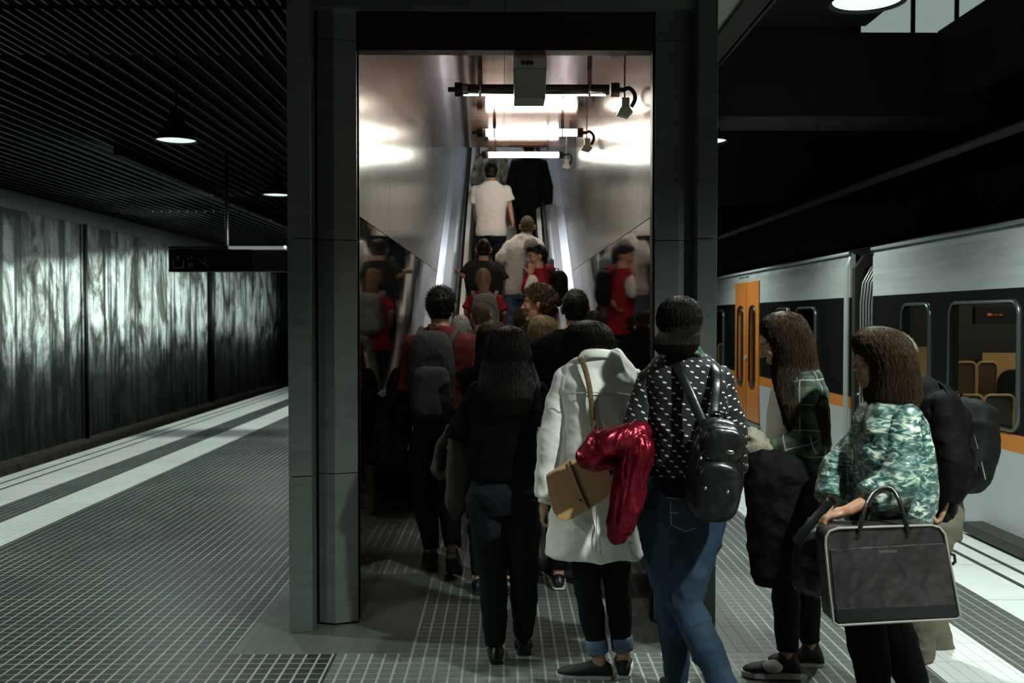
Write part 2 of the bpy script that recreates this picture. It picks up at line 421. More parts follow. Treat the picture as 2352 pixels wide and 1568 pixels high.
for k, (a, b2, l) in enumerate(((13.5, 17.98, 'first added hooded strip light along the stained wall'), (18.02, 22.48, 'second added hooded strip light along the stained wall'), (22.52, 26.98, 'third added hooded strip light, behind the hanging sign'), (27.02, 31.98, 'fourth added hooded strip light along the stained wall'), (32.02, 38, 'last added hooded strip light along the stained wall'))):
    wallwash(a, b2, l, WASH*(1, 1, .8, .5, .35)[k])
# hanging direction sign
Y = 14.0
t = thing('hanging_sign', P(520, 625, Y), 'dark hanging direction sign on a ceiling pole over the left platform', 'sign')
def bx(mb, x0, y0, x1, y1, d0, d1):
    a = P(x0, y1, d0); b = P(x1, y0, d0); return mb.box(a.x, b.x, d0, d1, a.z, b.z)
bx(MB(), 387, 572, 577, 624, Y, Y+.16).obj('sign_board', mat('black sign face', (.006, .006, .006), .3), t, bevel=.01)
bx(MB(), 577.5, 573, 657, 624, Y+.02, Y+.14).obj('blank_panel', mat('dark grey sign panel', (.03, .035, .03), .4), t, bevel=.01)
bx(MB(), 386, 565, 524, 570.5, Y-.02, Y+.18).obj('top_rail', mat('sign rail', (.10, .11, .10), .4, .8), t)
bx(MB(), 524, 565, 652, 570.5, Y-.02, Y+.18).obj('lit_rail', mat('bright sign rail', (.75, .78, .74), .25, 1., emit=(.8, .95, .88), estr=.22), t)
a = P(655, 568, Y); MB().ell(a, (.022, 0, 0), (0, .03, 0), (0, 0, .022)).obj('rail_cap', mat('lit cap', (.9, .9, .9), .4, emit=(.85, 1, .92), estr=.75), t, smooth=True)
a = P(521, 565, Y+.07); MB().cyl(a, (a.x, a.y, 3.9), .028, 12).obj('pole', black_metal, t, smooth=True)
pic = mat('pale sign pictogram', (.28, .3, .28), .6)
mb = MB()
for (x0, y0, x1, y1) in ((397, 596, 399, 615), (420, 596, 422, 615), (397, 613, 422, 615.5), (407.5, 588, 409, 600), (432, 603, 434, 612), (440, 603, 442, 612), (432, 611, 442, 612.5), (433, 606, 441, 607.5)): bx(mb, x0, y0, x1, y1, Y-.004, Y)
def bar2(mb, x0, y0, x1, y1, wd, d0, d1):
    a = Vector((x0, y0)); b = Vector((x1, y1)); n = (b-a).normalized(); n = Vector((-n.y, n.x))*wd
    q = [P(*(a+n), d0), P(*(b+n), d0), P(*(b-n), d0), P(*(a-n), d0)]
    return mb.prism(q, (0, d1-d0, 0))
for s in ((404, 592, 408.2, 587), (412, 592, 408.2, 587), (455, 595, 476, 611), (471, 591, 472, 603), (462, 604, 474, 605)): bar2(mb, *s, .8, Y-.004, Y)
for (cx, cy) in ((433, 593), (441, 591)): mb.cyl(P(cx, cy, Y-.004), P(cx, cy, Y-.004)+Vector((0, .004, 0)), .012, 10)
mb.obj('pictogram', pic, t)

# ------------------------------------------------------------------ the escalator entrance
OX0, OX1 = -1.088, 1.078
zt = 3.186
t = thing('escalator_entrance', (0, 5.17, 0), 'grey steel-clad entrance frame around the escalator passage', 'entrance')
fr = [(-1.088, -.978), (.985, 1.078)]
for (x0, x1) in fr:
    s = 1 if x0 < 0 else -1
    oy = 5.03; iy = 5.065
    ya, yb = (oy, iy) if x0 < 0 else (iy, oy)
    mb = MB()
    for z0, z1 in ((.0, .792), (.797, 2.0), (2.006, 4.2)):
        mb.quadbox([(x0, ya, z0), (x1, yb, z0), (x1, 5.19, z0), (x0, 5.19, z0), (x0, ya, z1), (x1, yb, z1), (x1, 5.19, z1), (x0, 5.19, z1)])
    mb.obj('frame_post', steel, t, bevel=.002)
    MB().box(x0+.004, x1-.004, 5.2, 9.0, 0, 4.2).obj('side_cladding', steel, t)
def column(xa, xb, outer):
    # two facets meeting in a vertical crease
    xm = xa+(xb-xa)*.44 if outer < 0 else xa+(xb-xa)*.60
    mb = MB(); mb2 = MB()
    for z0, z1 in ((.012, .79), (.795, 2.0), (2.005, 3.03), (3.034, 3.19)):
        y0, ym, y1 = (5.175, 5.150, 5.196) if outer < 0 else (5.192, 5.168, 5.192)
        mb.quadbox([(xa, y0, z0), (xm, ym, z0), (xm, 5.30, z0), (xa, 5.30, z0), (xa, y0, z1), (xm, ym, z1), (xm, 5.30, z1), (xa, 5.30, z1)])
        mb2.quadbox([(xm, ym, z0), (xb, y1, z0), (xb, 5.30, z0), (xm, 5.30, z0), (xm, ym, z1), (xb, y1, z1), (xb, 5.30, z1), (xm, 5.30, z1)])
    mb.obj('column_panel', steel, t); mb2.obj('column_panel', steel, t)
    MB().box(min(xa, xb)-.012, max(xa, xb), 5.21, 5.29, 0, 3.2).obj('column_core', steel_dark, t)
column(-.962, -.764, -1)
column(.788, .985, 1)
MB().box(-.978, -.962, 5.19, 5.3, 0, 3.2).obj('shadow_gap', steel_dark, t)
mb = MB()
for x0, x1 in ((-.978, .004), (.008, .985)): mb.box(x0, x1, 5.13, 5.3, 3.186, 3.255).box(x0, x1, 5.14, 5.3, 3.258, 4.2)
mb.obj('header', steel, t)
mb = MB()
for x0, x1 in ((-.764, .004), (.007, .788)): mb.box(x0, x1, 5.2, 5.3, 2.988, 3.19)
mb.obj('lintel_panel', mat('dark red brown lintel', (.022, .010, .008), .35, .3), t)
# corridor and shaft walls
CS = .0907
def ceil_z(y): return 2.985+(y-5.2)*CS
CE = 11.45
def shaft_wall(x, s, name):
    mb = MB()
    x1 = x+s*.03
    xa, xb = min(x, x1), max(x, x1)
    ys = [5.3, 6.72, 8.6, 10.5, 12.4, 14.5, 17]
    for a, b2 in zip(ys, ys[1:]):
        zt2 = 4.4 if a < 11 else 8.2
        mb.box(xa, xb, a+.003, b2-.003, 2.141 if b2 < 10.4 else max(2.141, 0), zt2)
    return mb
for x, s, nm in ((-.767, -1, 'left'), (.787, 1, 'right')):
    o = shaft_wall(x, s, nm).obj('wall_'+nm, wall_upper); struct(o, 'brushed steel wall of the escalator passage')
    mb = MB()
    xa, xb = min(x, x+s*.03), max(x, x+s*.03)
    for a, b2 in zip([5.3, 6.72, 8.6, 10.5, 12.4], [6.72, 8.6, 10.5, 12.4, 14.5]): mb.box(xa, xb, a+.003, b2-.003, .0, 2.136)
    struct(mb.obj('wall_'+nm, wall_lower), 'polished dark lower wall of the escalator passage')
    struct(MB().box(min(x+s*.032, x+s*.05), max(x+s*.032, x+s*.05), 5.3, 17, 0, 6.5).obj('wall_backing', steel_dark))
# sloping red brown ceiling, two panels wide, joint lines across
mb = MB()
ys = [5.3, 6.2, 8.3, 10.0, CE]
for a, b2 in zip(ys, ys[1:]):
    for x0, x1 in ((-.767, .002), (.005, .787)):
        za, zb = ceil_z(a+.002), ceil_z(b2-.002)
        mb.quadbox([(x0, a+.002, za), (x1, a+.002, za), (x1, b2-.002, zb), (x0, b2-.002, zb), (x0, a+.002, za+.04), (x1, a+.002, za+.04), (x1, b2-.002, zb+.04), (x0, b2-.002, zb+.04)])
struct(mb.obj('ceiling', red_ceiling), 'polished red brown ceiling of the escalator passage')
mb = MB()
mb.quadbox([(-.8, CE, 3.60), (.82, CE, 3.60), (.82, 20, 9.3), (-.8, 20, 9.3), (-.8, CE, 4.9), (.82, CE, 4.9), (.82, 20, 9.8), (-.8, 20, 9.8)]) if False else mb.quadbox([(-.8, CE, 3.60), (.82, CE, 3.60), (.82, 12.1, 4.75), (-.8, 12.1, 4.75), (-.8, CE, 4.9), (.82, CE, 4.9), (.82, 12.1, 4.9), (-.8, 12.1, 4.9)]); mb.quadbox([(-.8, 12.1, 4.75), (.82, 12.1, 4.75), (.82, 20, 9.5), (-.8, 20, 9.5), (-.8, 12.1, 5.0), (.82, 12.1, 5.0), (.82, 20, 9.8), (-.8, 20, 9.8)])
struct(mb.obj('ceiling', black_void), 'dark sloping roof of the shaft')
struct(MB().box(-.9, .92, 5.3, 12, 4.4, 4.5).obj('ceiling', black_void)); struct(MB().box(-2.6, 2.6, 19.5, 19.7, 0, 9.8).obj('wall_shaft_end', black_void))

# escalator ------------------------------------------------------------------
E0 = 9.35; SL = .577
t = thing('escalator', (0.0, 9.3, 0), 'narrow escalator climbing between steel walls, crowded with people', 'escalator')
xc = .0
step_m = mat('grooved step metal', (.20, .20, .19), .4, 1., var=.2, vscale=8)
deck_m = mat('aluminium escalator deck', (.76, .80, .87), .27, .6, bump=.05, bscale=3)
skirt_m = mat('light steel balustrade', (.60, .59, .54), .4, .4)
rub = mat('black handrail rubber', (.02, .019, .017), .38)
def hz(y):   # height of the step line
    if y < E0-.4: return 0.
    if y < E0+.4: return SL*(y-E0+.4)**2/1.6
    return SL*(y-E0)
mb0 = MB().box(-.42, .42, 8.35, 8.95, .0, .012)
for k in range(40): mb0.box(-.41+k*.021, -.402+k*.021, 8.5, 8.97, .012, .016)
mb0.obj('comb_plate', step_m, t)
y = 8.97; k = 0
while y < 18.2:
    z = hz(y+.2)
    zz = round(z/.2)*.2 if z > .3 else z
    zz = hz(y+.37)
    mb = MB().box(-.40, .40, y, y+.385, zz-.24, zz-.004)
    for j in range(33): mb.box(-.395+j*.0242, -.383+j*.0242, y, y+.385, zz-.004, zz+.006); 
    for j in range(33): mb.box(-.395+j*.0242, -.383+j*.0242, y-.006, y, max(zz-.22, 0), zz+.006)
    mb.obj('step', step_m, t)
    y += .385; k += 1
for s in (-1, 1):
    ys = [8.05, 8.3, 8.6, 8.97, 9.15, 9.35, 9.55, 9.75, 12, 15.5, 18.6]
    wx = -.765 if s < 0 else .785
    # inner balustrade
    mb = MB()
    ring = []
    for yy in ys:
        z = hz(yy); ring.append([(s*.425, yy, z-.25 if z > .3 else 0), (s*.425, yy, z+.88), (s*.475, yy, z+.90), (s*.475, yy, z-.25 if z > .3 else 0)])
    mb.rings(ring).obj('balustrade', skirt_m, t)
    mb = MB(); ring = []
    for yy in ys[1:]:
        z = hz(yy); ring.append([(s*.545, yy, z+.86), (s*.60, yy, z+.885), (s*.69, yy, z+.87), (wx, yy, z+.90), (wx, yy, z+.5), (s*.545, yy, z+.5)])
    mb.rings(ring).obj('deck', deck_m, t)
    pts = [(s*.51, 8.25, .18), (s*.51, 7.97, .30), (s*.51, 7.86, .55), (s*.51, 7.92, .8), (s*.51, 8.15, .94)]+[(s*.51, yy, hz(yy)+.95) for yy in ys[2:]]
    MB().ctube(pts, .036, 12, flat=.55, ref=(1, 0, 0)).obj('handrail', rub, t, smooth=True)
    mb = MB(); ring = []
    for yy in ys[1:]:
        z = hz(yy); ring.append([(s*.497, yy, z+.84), (s*.523, yy, z+.84), (s*.523, yy, z+.93), (s*.497, yy, z+.93)])
    mb.rings(ring).obj('handrail_guide', steel, t)

# fluorescent tubes -----------------------------------------------------------
tube_on = mat('lit fluorescent tube', (1, 1, 1), .4, emit=(1., .985, .87), estr=TUBE)
tube_off = mat('clear lamp housing', (.06, .065, .06), .12, .4)
plastic_black = mat('black plastic', (.01, .01, .01), .35)
clamp_m = mat('lamp clamp', (.5, .5, .46), .3, 1.)
def tubelamp(y, x0, x1, lit, label):
    z = ceil_z(y)-.115
    t = thing('fluorescent_lamp', ((x0+x1)/2, y, z), label, 'lamp')
    MB().cyl((x0+.06, y, z), (x1-.06, y, z), .030, 18).obj('tube', tube_on if lit else tube_off, t, smooth=True)
    if not lit:  # tube stays dark; the glowing strip and area light below give the lamp's light
        MB().cyl((x0+.05, y-.002, z-.030), (x1-.08, y-.002, z-.030), .007, 8).obj('lower_light_strip', mat('glowing lamp strip', (.9, .9, .86), .15, 1., emit=(1, .97, .88), estr=5), t)
        ld = bpy.data.lights.new('lamp_light', 'AREA'); ld.shape = 'RECTANGLE'; ld.size = x1-x0-.1; ld.size_y = .03; ld.energy = FRONT; ld.color = (1, .95, .82)
        lo = bpy.data.objects.new('lamp_light', ld); col.objects.link(lo); lo.parent = t; lo.location = (0, .02, -.045)
    MB().cyl((x0+.0, y, z), (x0+.045, y, z), .040, 18).cyl((x0-.04, y, z), (x0, y, z), .014, 12).obj('end_cap', plastic_black, t, smooth=False)
    MB().cyl((x1-.05, y, z), (x1, y, z), .040, 18).cyl((x1, y, z), (x1+.035, y, z), .014, 12).obj('end_cap', plastic_black, t)
    MB().cyl((x0+.045, y, z), (x0+.075, y, z), .033, 18).obj('collar', clamp_m, t)
    for cx in (x0+.13, x1-.19):
        MB().tube([(cx+.016*math.cos(0), y+.035*math.cos(a), z+.035*math.sin(a)) for a in [q*2*math.pi/16 for q in range(16)]], .007, 8, closed=True).box(cx+.003, cx+.03, y-.012, y+.012, z+.03, ceil_z(y)).obj('bracket', clamp_m if not lit else plastic_black, t)
    pts = [(x1+.03, y, z), (x1+.055, y-.01, z+.008), (x1+.085, y-.01, z-.02), (x1+.09, y-.01, z-.06), (x1+.07, y, z-.10)]
    MB().ctube(pts, .012, 8).obj('cable', plastic_black, t, smooth=True)
    bxx = x1+.03
    MB().box(bxx-.020, bxx+.028, y-.03, y+.03, z-.12, z-.05).prism([(bxx-.045, y-.035, z-.145), (bxx+.02, y-.035, z-.165), (bxx+.048, y-.035, z-.135), (bxx+.03, y-.035, z-.105), (bxx-.025, y-.035, z-.105)], (0, .07, 0)).obj('connector_box', mat('grey connector housing', (.42, .42, .37), .35, .5), t, bevel=.004)
    MB().box(bxx-.004, bxx+.006, y-.005, y+.005, z-.05, ceil_z(y)).obj('hanger', clamp_m, t)
    return z
tubelamp(5.82, -.283, .672, False, 'fluorescent lamp nearest the entrance, lit only along its lower strip, with black end caps')
tubelamp(8.45, -.225, .69-.02, True, 'lit fluorescent tube halfway along the passage ceiling')
tubelamp(11.03, -.24, .66, True, 'lit fluorescent tube farthest in, above the heads on the escalator')
for yy, lb in ((13.7, 'added fluorescent tube lighting the upper shaft, hidden above the passage ceiling'), (16.6, 'added fluorescent tube lighting the top of the shaft, hidden above the passage ceiling')):  # unseen cool tubes added to brighten the deck and riders above
    zz = hz(yy)+2.75
    t = thing('fluorescent_lamp', (0, yy, zz), lb, 'lamp')
    MB().cyl((-.5, yy, zz), (.5, yy, zz), .025, 14).obj('tube', mat('lit cool tube', (1, 1, 1), .4, emit=(.85, .93, 1.), estr=UPPER), t, smooth=True)
    MB().box(-.55, .55, yy-.05, yy+.05, zz+.03, zz+.09).obj('housing', plastic_black, t)
# grey junction box under the ceiling
t = thing('junction_box', (.12, 5.5, 2.9), 'grey box with three black sockets hung under the passage ceiling', 'box')
a = P(1180, 140, 5.42); b = P(1255, 190, 5.42)
zb = P(1180, 226, 5.42).z
MB().quadbox([(a.x+.003, 5.42, zb), (b.x-.006, 5.42, zb), (b.x-.006, 5.62, zb), (a.x+.003, 5.62, zb), (a.x, 5.42, a.z-.04), (b.x, 5.42, a.z-.04), (b.x, 5.62, a.z-.04), (a.x, 5.62, a.z-.04)]).obj('body', mat('grey painted box', (.30, .31, .28), .5), t, bevel=.003)
MB().box(a.x-.001, b.x+.001, 5.41, 5.63, a.z-.038, a.z+.02).obj('top_plate', mat('grey painted lid', (.34, .35, .31), .5), t)
for q in (-.022, 0, .022): MB().cyl((.128+q, 5.409, a.z-.016-abs(q)*-.1), (.128+q, 5.39, a.z-.016), .010, 14).obj('socket', plastic_black, t)
# ------------------------------------------------------------------ the train
white_p = mat('pale grey train paint', (.46, .50, .49), .32, var=.10, vscale=1.2, stretch=(1, .5, 1))
def dirty_white():
    m = bpy.data.materials.new('pale train paint with soot'); t = NT(m); b = t.b
    co = t.coord('Object', (1, .55, 1.6)); n = t.noise(co, 1.5, 5, .6); n2 = t.noise(t.coord('Object', (1, .2, 6)), 3, 4)
    s = t.n.new('ShaderNodeSeparateXYZ'); t.link(t.coord('Object'), s.inputs[0])
    up = t.math('DIVIDE', t.math('SUBTRACT', s.outputs[2], 1.9), .45, clamp=True)
    c = t.ramp(n2, [(.3, (.41, .45, .44)), (.7, (.54, .585, .575))])
    c = t.mix(t.math('MULTIPLY', t.ramp(n, [(.52, 0.), (.66, 1.)]), t.math('MULTIPLY', up, .75)), c, (.06, .065, .055))
    t.link(c, b.inputs['Base Color']); b.inputs['Roughness'].default_value = .33
    return m
white_s = dirty_white()
orange_p = mat('orange train paint', (.60, .20, .035), .35, var=.12, vscale=2)
band_m = mat('black window band', (.012, .013, .013), .08, 0, .6)
gasket = mat('grey rubber frame', (.13, .145, .14), .3, .7)
glass = bpy.data.materials.new('tinted train glass'); g_ = NT(glass)
tr = g_.n.new('ShaderNodeBsdfTransparent'); tr.inputs[0].default_value = (.86, .88, .85, 1)
gl = g_.n.new('ShaderNodeBsdfGlossy'); gl.inputs['Roughness'].default_value = .03; gl.inputs[0].default_value = (.8, .85, .85, 1)
fn = g_.n.new('ShaderNodeLayerWeight'); ms = g_.n.new('ShaderNodeMixShader')
g_.link(g_.math('ADD', g_.math('MULTIPLY', g_.math('POWER', fn.outputs['Facing'], 5.), .9), .04), ms.inputs[0]); g_.link(tr.outputs[0], ms.inputs[1]); g_.link(gl.outputs[0], ms.inputs[2])
g_.link(ms.outputs[0], g_.n['Material Output'].inputs[0])
TX = 3.55
def rrect(y0, y1, z0, z1, r, x, n=5):
    pts = []
    for cy, cz, a0 in ((y1-r, z1-r, 0), (y0+r, z1-r, 90), (y0+r, z0+r, 180), (y1-r, z0+r, 270)):
        for k in range(n+1):
            a = R(a0+90*k/n); pts.append(Vector((x, cy+r*math.cos(a), cz+r*math.sin(a))))
    return pts
def wframe(y0, y1, z0, z1, parent, r=.10, w=.02, name='window_frame', m=None, x=TX):
    return MB().tube(rrect(y0, y1, z0, z1, r, x-.004), w, 8, closed=True, flat=.55, ref=None).obj(name, m or gasket, parent, smooth=True)
def car(y0, y1, wins, doors, label, seats_rows):
    t = thing('train_carriage', (TX+1.4, (y0+y1)/2, -.9), label, 'train carriage')
    # lower panel, orange stripe, upper panel, split around the doors
    cuts = sorted([(d-.72, d+.72) for d in doors])
    segs = []; c = y0
    for a, b in cuts: segs.append((c, a)); c = b
    segs.append((c, y1))
    lo = MB(); st = MB(); up = MB()
    for a, b in segs:
        bd = MB()
        lo.quadbox([(TX+.03, a, -.75), (TX+.1, a, -.75), (TX+.1, b, -.75), (TX+.03, b, -.75), (TX, a, .667), (TX+.1, a, .667), (TX+.1, b, .667), (TX, b, .667)])
        st.box(TX, TX+.1, a, b, .667, .79)
        prof = [(TX, 1.81), (TX, 2.18), (TX+.02, 2.25), (TX+.1, 2.25), (TX+.1, 1.81)]
        up.rings([[(px, a, pz) for px, pz in prof], [(px, b, pz) for px, pz in prof]])
        # window band with true openings
        ws = [q for q in wins if q[0] >= a-.01 and q[1] <= b+.01]; c = a
        for (wa, wb) in sorted(ws):
            bd.box(TX+.001, TX+.06, c, wa+.03, .79, 1.81); bd.box(TX+.001, TX+.06, wa+.03, wb-.03, .79, .83); bd.box(TX+.001, TX+.06, wa+.03, wb-.03, 1.70, 1.81)
            c = wb-.03
        bd.box(TX+.001, TX+.06, c, b, .79, 1.81); bd.obj('window_band', band_m, t)
    for d in doors: up.rings([[(px, d-.72, pz) for px, pz in ((TX, 2.12), (TX, 2.18), (TX+.02, 2.25), (TX+.1, 2.25), (TX+.1, 2.12))], [(px, d+.72, pz) for px, pz in ((TX, 2.12), (TX, 2.18), (TX+.02, 2.25), (TX+.1, 2.25), (TX+.1, 2.12))]])
    for d in doors: lo.box(TX+.03, TX+.1, d-.72, d+.72, -.75, .1)
    lo.obj('lower_panel', white_p, t); st.obj('orange_stripe', orange_p, t); up.obj('upper_panel', white_s, t)
    # gutter and curved roof
    MB().cyl((TX-.01, y0, 2.262), (TX-.01, y1, 2.262), .017, 10).obj('gutter', white_p, t, smooth=True)
    prof = [(TX+.02, 2.28), (TX+.05, 2.29), (TX+.3, 2.35), (TX+.6, 2.40), (TX+1.4, 2.44), (TX+2.4, 2.38), (TX+2.75, 2.30), (TX+2.8, 2.25), (TX+.06, 2.25)]
    MB().rings([[(a, y0, b) for a, b in prof], [(a, y1, b) for a, b in prof]]).obj('roof', mat('train roof grey', (.03, .032, .03), .5, var=.3, vscale=2), t)
    MB().box(TX+2.7, TX+2.8, y0, y1, -.75, 2.25).obj('far_side', mat('dark train interior', (.03, .028, .022), .4), t)
    MB().box(TX+.1, TX+2.7, y0, y1, .04, .1).obj('carriage_floor', mat('train floor', (.05, .05, .05), .5), t)
    MB().box(TX+.06, TX+2.7, y0, y0+.06, -.75, 2.25).box(TX+.06, TX+2.7, y1-.06, y1, -.75, 2.25).obj('end_wall', mat('dark end wall', (.03, .03, .028), .5), t)
    for wa, wb in wins:
        f = wframe(wa, wb, .81, 1.72, t)
        MB().box(TX+.012, TX+.02, wa+.01, wb-.01, .82, 1.72).obj('window_pane', glass, f)
    for d in doors:
        for s in (-1, 1):
            a, b = (d-.70, d-.008) if s < 0 else (d+.008, d+.70)
            m1, m2 = (a+b)/2-.155, (a+b)/2+.155
            dm = MB().box(TX-.01, TX+.035, a, m1, .13, 2.12).box(TX-.01, TX+.035, m2, b, .13, 2.12).box(TX-.01, TX+.035, m1, m2, .13, .62).box(TX-.01, TX+.035, m1, m2, 1.76, 2.12)
            leaf = dm.obj('door', orange_p, t)
            wframe(m1-.005, m2+.005, .61, 1.77, leaf, .12, .022, 'door_window_frame', plastic_black, TX-.01)
            MB().box(TX+.012, TX+.02, m1, m2, .62, 1.76).obj('door_window', glass, leaf)
        MB().box(TX-.012, TX+.04, d-.008, d+.008, .13, 2.12).obj('door_seal', plastic_black, t)
        MB().box(TX-.03, TX+.1, d-.75, d+.75, .06, .10).obj('door_step', mat('door sill', (.3, .32, .3), .5, .6), t)
        MB().cyl((TX-.02, d-.03, 1.02), (TX-.035, d-.03, 1.02), .035, 14).obj('door_button', mat('button green', (.35, .5, .42), .4), t)
    return t
seat_dark = mat('dark blue grey seat fabric', (.05, .058, .06), .8)
seat_brown = mat('brown seat fabric', (.13, .075, .035), .8)
seat_tan = mat('tan seat shell edge', (.62, .42, .20), .45)
def seats(y, x, label_parent, zt=1.03, fab=None, n=2, w_=.43):
    for k in range(n):
        xa = x+k*(w_+.01)
        back = MB()
        pr = rrect(0, w_, 0, .72, .05, 0)
        back.rings([[Vector((xa+p.y, y, zt-.72+p.z)) for p in pr], [Vector((xa+p.y, y+.05, zt-.72+p.z)) for p in pr]])
        o = back.obj('seat_back', fab or seat_dark, label_parent)
        MB().tube([Vector((xa+p.y, y-.005, zt-.72+p.z)) for p in pr], .014, 6, closed=True).obj('seat_edge', seat_tan, o, smooth=True)
        MB().box(xa, xa+w_, y+.05, y+.45, zt-.62, zt-.52).obj('seat_base', fab or seat_dark, label_parent, bevel=.02)
c2 = car(-7.5, 9.56, [(8.26, 8.85), (6.82, 7.90), (4.9, 6.2), (2.2, 4.3)], [1.0], 'white train carriage with black window band, nearer one with lit seats inside', 2)
seats(8.6, 3.90, c2, .93, None, 2, .26)
seats(9.2, 4.19, c2, 1.19, seat_brown, 2, .19)
seats(5.7, TX+.16, c2, 1.12); seats(3.6, TX+.16, c2, 1.12)
tan_p = mat('tan interior panel', (.62, .42, .19), .55)
MB().box(3.68, 4.02, 9.36, 9.40, .1, 1.33).obj('partition', tan_p, c2)
MB().box(4.52, 4.98, 9.36, 9.40, .1, 1.27).obj('partition', tan_p, c2)
MB().cyl((3.97, 9.0, .1), (3.97, 9.0, 1.33), .012, 10).obj('grab_pole', seat_tan, c2)
MB().rings([[Vector((4.43+p.y, 8.8, .60+p.z)) for p in rrect(0, .30, 0, .54, .13, 0)], [Vector((4.43+p.y, 8.9, .60+p.z)) for p in rrect(0, .30, 0, .54, .13, 0)]]).obj('headrest_seat_back', plastic_black, c2)
led = mat('red display dots', (.1, .01, .01), .5, emit=(1, .12, .05), estr=.5)
d_ = P(2303, 724, 8.2); 
mb = MB()
for k, (w_, h_) in enumerate(((.022, .02), (.012, .02), (.004, .012), (.012, .008), (.004, .012), (.012, .014), (.004, .01))): mb.box(TX+.55+k*.02-.1, TX+.55+k*.02-.1+w_, 8.2, 8.205, 1.62, 1.62+h_)
di = MB().box(TX+.35, TX+.8, 8.206, 8.26, 1.55, 1.7).obj('display', plastic_black, c2); mb.obj('display_text', led, di)
END_TRIM = 1
c1 = car(10.2, 30, [(11.3, 12.05), (12.35, 12.95), (16.05, 17.6), (18.2, 19.8)], [14.5, 22.5], 'white train carriage with orange double doors, farther one beyond the black gangway', 2)
seats(17.2, TX+.16, c1, 1.15)
MB().ctube([(TX+.03, 10.24, -.7), (TX-.002, 10.25, 0), (TX-.004, 10.25, 1.9), (TX+.01, 10.24, 2.15), (TX+.05, 10.24, 2.25)], .035, 10, 4).obj('end_trim', mat('grey end trim', (.42, .44, .42), .4, .2), c1, smooth=True)
# gangway between the carriages
t = thing('gangway', (TX+1.3, 9.88, 0), 'dark ribbed gangway between the two train carriages', 'gangway')
mb = MB()
for k in range(5):
    y = 9.70+k*.078
    pr = [(TX+.05, -.5), (TX+.05, 1.75), (TX+.07, 1.95), (TX+.15, 2.1), (TX+.3, 2.2)]
    MB().tube([(a, y, b) for a, b in pr], .011, 8).obj('bellows_rib', mat('grey bellows rib', (.42, .44, .42), .4, .6), t, smooth=True)
MB().box(TX+.075, TX+2.4, 9.57, 10.07, -.6, 1.95).box(TX+.2, TX+2.2, 9.57, 10.07, 1.9, 2.2).obj('bellows', plastic_black, t)
MB().rings([[(TX+.02, yy, -.7), (TX+.02, yy, 2.1), (TX+.12, yy, 2.24), (TX+.34, yy, 2.3), (TX+.34, yy, 2.2), (TX+.12, yy, 2.1), (TX+.10, yy, -.7)] for yy in (10.1, 10.19)]).obj('corner_post', mat('dark corner post', (.035, .032, .026), .5), t)
MB().box(TX+.2, TX+.34, 9.56, 10.19, 2.05, 2.27).obj('fairing', mat('brown grey fairing', (.06, .055, .045), .6), t)
MB().box(3.40, 3.62, 6.45, 7.35, .02, .09).box(3.46, 3.6, 6.5, 7.3, -.1, .02).obj('folding_step', mat('dark folding step', (.05, .045, .04), .5, .5), c2, bevel=.008)
# lettering over the door
def text(s, loc, size, rot, m, parent, name='lettering', depth=.001):
    cu = bpy.data.curves.new(name, 'FONT'); cu.body = s; cu.size = size; cu.extrude = depth; cu.align_x = 'CENTER'; cu.align_y = 'CENTER'
    o = bpy.data.objects.new(name, cu); col.objects.link(o); dg = bpy.context.evaluated_depsgraph_get()
    me = bpy.data.meshes.new_from_object(o.evaluated_get(dg)); me.transform(Matrix.Translation(loc) @ rot.to_4x4()); me.materials.clear(); me.materials.append(m)
    bpy.data.objects.remove(o); n = bpy.data.objects.new(name, me); col.objects.link(n)
    if parent is not None: n.parent = parent; n.matrix_parent_inverse = WORLD[parent.name].inverted()
    WORLD[n.name] = Matrix.Identity(4); return n
mb = MB()
random.seed(3)
yy = 14.5+.5
for wd in (5, 4, 7):
    mb = MB()
    for k in range(wd):
        mb.box(TX-.004, TX, yy-.022, yy, 2.185, 2.185+random.choice((.02, .028, .022))); yy -= .033
    yy -= .04; mb.obj('faint_lettering', mat('grey lettering', (.12, .13, .13), .5), c1)
# interior lights
def tl(y, l, p, parent, x=TX+1.4):
    ld = bpy.data.lights.new('carriage_light', 'AREA'); ld.shape = 'RECTANGLE'; ld.size = .3; ld.size_y = l
    lo = bpy.data.objects.new('carriage_light', ld); col.objects.link(lo); ld.energy = p; ld.color = (1, .86, .62)
    lo.parent = parent; lo.matrix_parent_inverse = WORLD[parent.name].inverted(); lo.location = (x, y, 2.2)
tl(7.4, 3.5, TRAIN, c2); tl(3, 4, TRAIN, c2); tl(14.5, 6, TRAIN*1.5, c1)
# ------------------------------------------------------------------ people
def finish(mb, mats, vox, smooth=3, post=None):
    """union the overlapping closed shapes of mb into one continuous surface"""
    me = mb.mesh('tmp', mats)
    o = bpy.data.objects.new('tmp', me); col.objects.link(o)
    r = o.modifiers.new('r', 'REMESH'); r.mode = 'VOXEL'; r.voxel_size = vox; r.use_smooth_shade = True
    if smooth:
        s = o.modifiers.new('s', 'SMOOTH'); s.factor = .5; s.iterations = smooth
    dg = bpy.context.evaluated_depsgraph_get(); dg.update()
    out = bpy.data.meshes.new_from_object(o.evaluated_get(dg))
    bpy.data.objects.remove(o); bpy.data.meshes.remove(me)
    out.materials.clear()
    for m in (mats if isinstance(mats, (list, tuple)) else [mats]): out.materials.append(m)
    out.polygons.foreach_set('use_smooth', [True]*len(out.polygons))
    return out
def link(me, name, parent=None):
    o = bpy.data.objects.new(name, me); col.objects.link(o); WORLD[o.name] = Matrix.Identity(4)
    if parent is not None:
        o.parent = parent; bpy_world(parent); o.matrix_parent_inverse = WORLD[parent.name].inverted()
    return o
